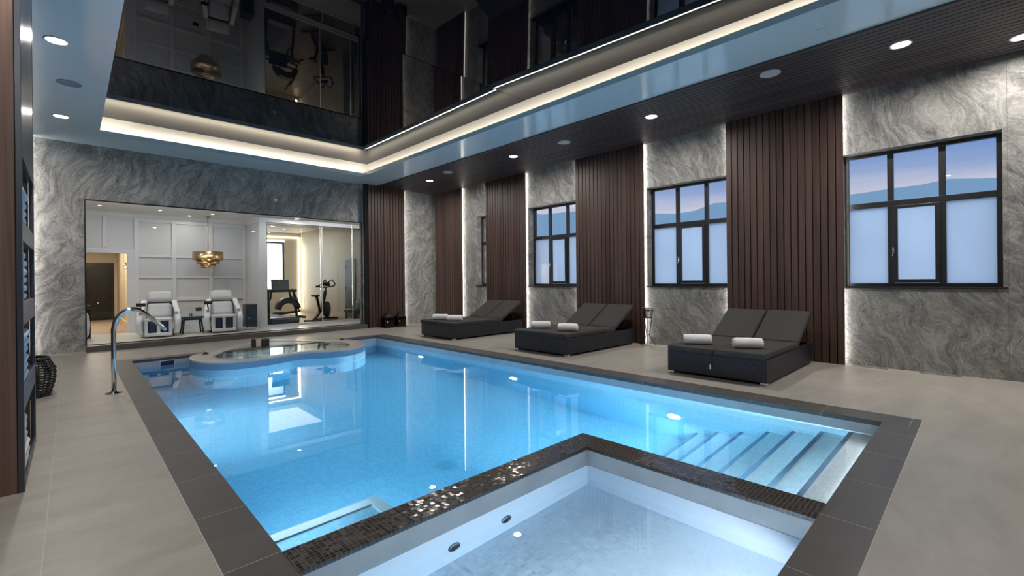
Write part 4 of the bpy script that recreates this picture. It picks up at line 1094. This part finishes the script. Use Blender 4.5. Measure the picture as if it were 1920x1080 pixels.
# exercise bikes
def make_bike(label, loc, rz):
    t = thing('exercise_bike', label, 'exercise bike', loc, rz, group='black exercise bikes')
    m = MB(); m.bar((-.50, -.25, .04), (-.50, .25, .04), .06, .05, .01); m.bar((.50, -.25, .04), (.50, .25, .04), .06, .05, .01); m.bar((-.50, 0, .06), (.50, 0, .06), .07, .05, .01)
    m.bar((-.40, 0, .08), (.05, 0, .36), .07, .06, .01); m.bar((.05, 0, .36), (.40, 0, .08), .06, .06, .01); m.bar((-.10, 0, .30), (-.27, 0, .66), .055, .05, .008); m.bar((.05, 0, .34), (.26, 0, .84), .075, .06, .01)
    m.build('bike_frame', M['black_metal'], t)
    m = MB(); m.lathe([(0, -.03), (.16, -.03), (.20, -.022), (.225, -.02), (.235, 0), (.225, .02), (.20, .022), (.16, .03), (0, .03)], 32, M=Matrix.Translation((.34, 0, .30)) @ Matrix.Rotation(PI/2, 4, 'X')); m.build('flywheel', M['dark_grey'], t)
    m = MB(); m.lathe([(0, -.02), (.10, -.02), (.11, 0), (.10, .02), (0, .02)], 24, M=Matrix.Translation((.0, -.07, .30)) @ Matrix.Rotation(PI/2, 4, 'X')); m.build('chain_guard', M['dark_grey'], t)
    for s_ in (-1, 1):
        m = MB(); m.bar((0, s_*.09, .30), (s_*.12, s_*.10, .30-s_*.10), .022); m.box(s_*.12-.05, s_*.12+.05, min(s_*.10, s_*.19), max(s_*.10, s_*.19), .29-s_*.10, .31-s_*.10, .004); m.build('pedal', M['black_rubber'], t)
    m = MB(); m.tube([(-.25, 0, .56), (-.29, 0, .68)], .02, 10); m.box(-.36, -.22, -.02, .02, .66, .69, .004); m.prism([(-.43, -.09), (-.43, .09), (-.34, .085), (-.22, .025), (-.14, .018), (-.14, -.018), (-.22, -.025), (-.34, -.085)], .69, .74, 'z', .012); m.build('saddle', M['black_rubber'], t)
    m = MB(); m.tube([(.25, 0, .80), (.29, 0, .94)], .022, 10)
    for s_ in (-1, 1): m.tube([(.27, 0, .93), (.22, s_*.10, .95), (.12, s_*.22, .96), (.20, s_*.24, .97), (.33, s_*.23, .98), (.46, s_*.20, 1.04), (.48, s_*.10, 1.16), (.40, s_*.04, 1.10), (.34, 0, .98)], .019, 8)
    m.build('handlebars', M['black_rubber'], t)
    m = MB(); m.box(-.10, .10, -.01, .01, 0, .13, .008, 2, Matrix.Translation((.36, 0, .97)) @ Matrix.Rotation(-R(30), 4, 'Y') @ Matrix.Rotation(PI/2, 4, 'Z')); m.build('bike_console', M['dark_grey'], t)
    return t
bk = make_bike('black exercise bike standing alone in the middle of the gym', (5.06, 12.98, ZL), R(44))
dup(bk, (3.88, 15.35, ZL), R(70), 'black exercise bike half hidden behind the treadmill at the gym left side')
# cross trainer with arc shroud
t = thing('cross_trainer', 'dark machine with an arched shroud behind the treadmill', 'cross trainer', (4.72, 14.7, ZL))
arc = []
for k in range(13):
    a = R(180-k*15); arc.append((.34*math.cos(a), .30+.34*math.sin(a)))
for k in range(13):
    a = R(k*15); arc.append((.22*math.cos(a), .26+.20*math.sin(a)))
m = MB(); m.prism(arc, -.12, .12, 'y', .01); m.build('shroud', M['dark_grey'], t)
m = MB(); m.box(-.55, .45, -.05, .05, 0, .07, .01); m.bar((-.5, -.28, .03), (-.5, .28, .03), .06); m.bar((.4, -.28, .03), (.4, .28, .03), .06); m.build('base_rail', M['black_metal'], t)
for s_ in (-1, 1):
    m = MB(); m.bar((-.50, s_*.16, .12), (.30, s_*.16, .20), .04); m.box(-.35, -.05, s_*.16-.06, s_*.16+.06, .17, .20, .01); m.build('foot_pedal', M['black_rubber'], t)
    m = MB(); m.tube([(.28, s_*.17, .20), (.20, s_*.20, .60), (.05, s_*.22, .90)], .018, 8); m.build('swing_arm', M['black_metal'], t)

# ------------------------------------------------------------------ world
w = bpy.data.worlds.new('dusk'); S.world = w; w.use_nodes = True
nt = w.node_tree; nt.nodes.clear()
tc = nt.nodes.new('ShaderNodeTexCoord'); sp = nt.nodes.new('ShaderNodeSeparateXYZ'); nt.links.new(tc.outputs['Generated'], sp.inputs[0])
nz = nt.nodes.new('ShaderNodeTexNoise'); nz.inputs['Scale'].default_value = 2.2; nz.inputs['Detail'].default_value = 5
mp = nt.nodes.new('ShaderNodeMapping'); mp.inputs['Scale'].default_value = (1, 1, 5); nt.links.new(tc.outputs['Generated'], mp.inputs[0]); nt.links.new(mp.outputs[0], nz.inputs[0])
ma = nt.nodes.new('ShaderNodeMath'); ma.operation = 'MULTIPLY_ADD'; nt.links.new(nz.outputs[0], ma.inputs[0]); ma.inputs[1].default_value = .12; nt.links.new(sp.outputs[2], ma.inputs[2])
rp = nt.nodes.new('ShaderNodeValToRGB'); nt.links.new(ma.outputs[0], rp.inputs[0])
cr = rp.color_ramp; stops = [(.0, (.30, .34, .40, 1)), (.19, (.30, .30, .36, 1)), (.23, (.15, .20, .33, 1)), (.30, (.055, .125, .30, 1)), (.42, (.10, .20, .44, 1)), (.7, (.62, .76, .95, 1))]
while len(cr.elements) < len(stops): cr.elements.new(.5)
for e_, (p_, c_) in zip(cr.elements, stops): e_.position = p_; e_.color = c_
bg = nt.nodes.new('ShaderNodeBackground'); nt.links.new(rp.outputs[0], bg.inputs[0]); bg.inputs[1].default_value = 2.0
ow = nt.nodes.new('ShaderNodeOutputWorld'); nt.links.new(bg.outputs[0], ow.inputs[0])

# ------------------------------------------------------------------ camera
F, CX, CY = 853.828, 962.215, 524.58
yw, ro = R(44.155), R(-.578)
fw = Vector((math.sin(yw), math.cos(yw), 0)); r0 = Vector((math.cos(yw), -math.sin(yw), 0)); up0 = Vector((0, 0, 1))
rt = r0*math.cos(ro)+up0*math.sin(ro); up = -r0*math.sin(ro)+up0*math.cos(ro)
cam = bpy.data.cameras.new('camera'); co = bpy.data.objects.new('camera', cam); COL.objects.link(co)
mt = Matrix((rt, up, -fw)).transposed().to_4x4(); mt.translation = Vector((0, 0, 1.2)); co.matrix_world = mt
cam.sensor_width = 36; cam.lens = F*36/1920; cam.shift_x = (960-CX)/1920; cam.shift_y = (CY-540)/1920
cam.clip_start = .02; cam.clip_end = 2000
S.camera = co

# ------------------------------------------------------------------ look
S.view_settings.view_transform = 'Standard'
S.view_settings.look = 'None'
S.view_settings.exposure = 0.0
c = S.cycles
c.use_denoising = True
c.max_bounces = 12; c.diffuse_bounces = 4; c.glossy_bounces = 5; c.transmission_bounces = 8; c.transparent_max_bounces = 16; c.volume_bounces = 0
c.caustics_reflective = False; c.caustics_refractive = True
c.sample_clamp_indirect = 6; c.blur_glossy = .5
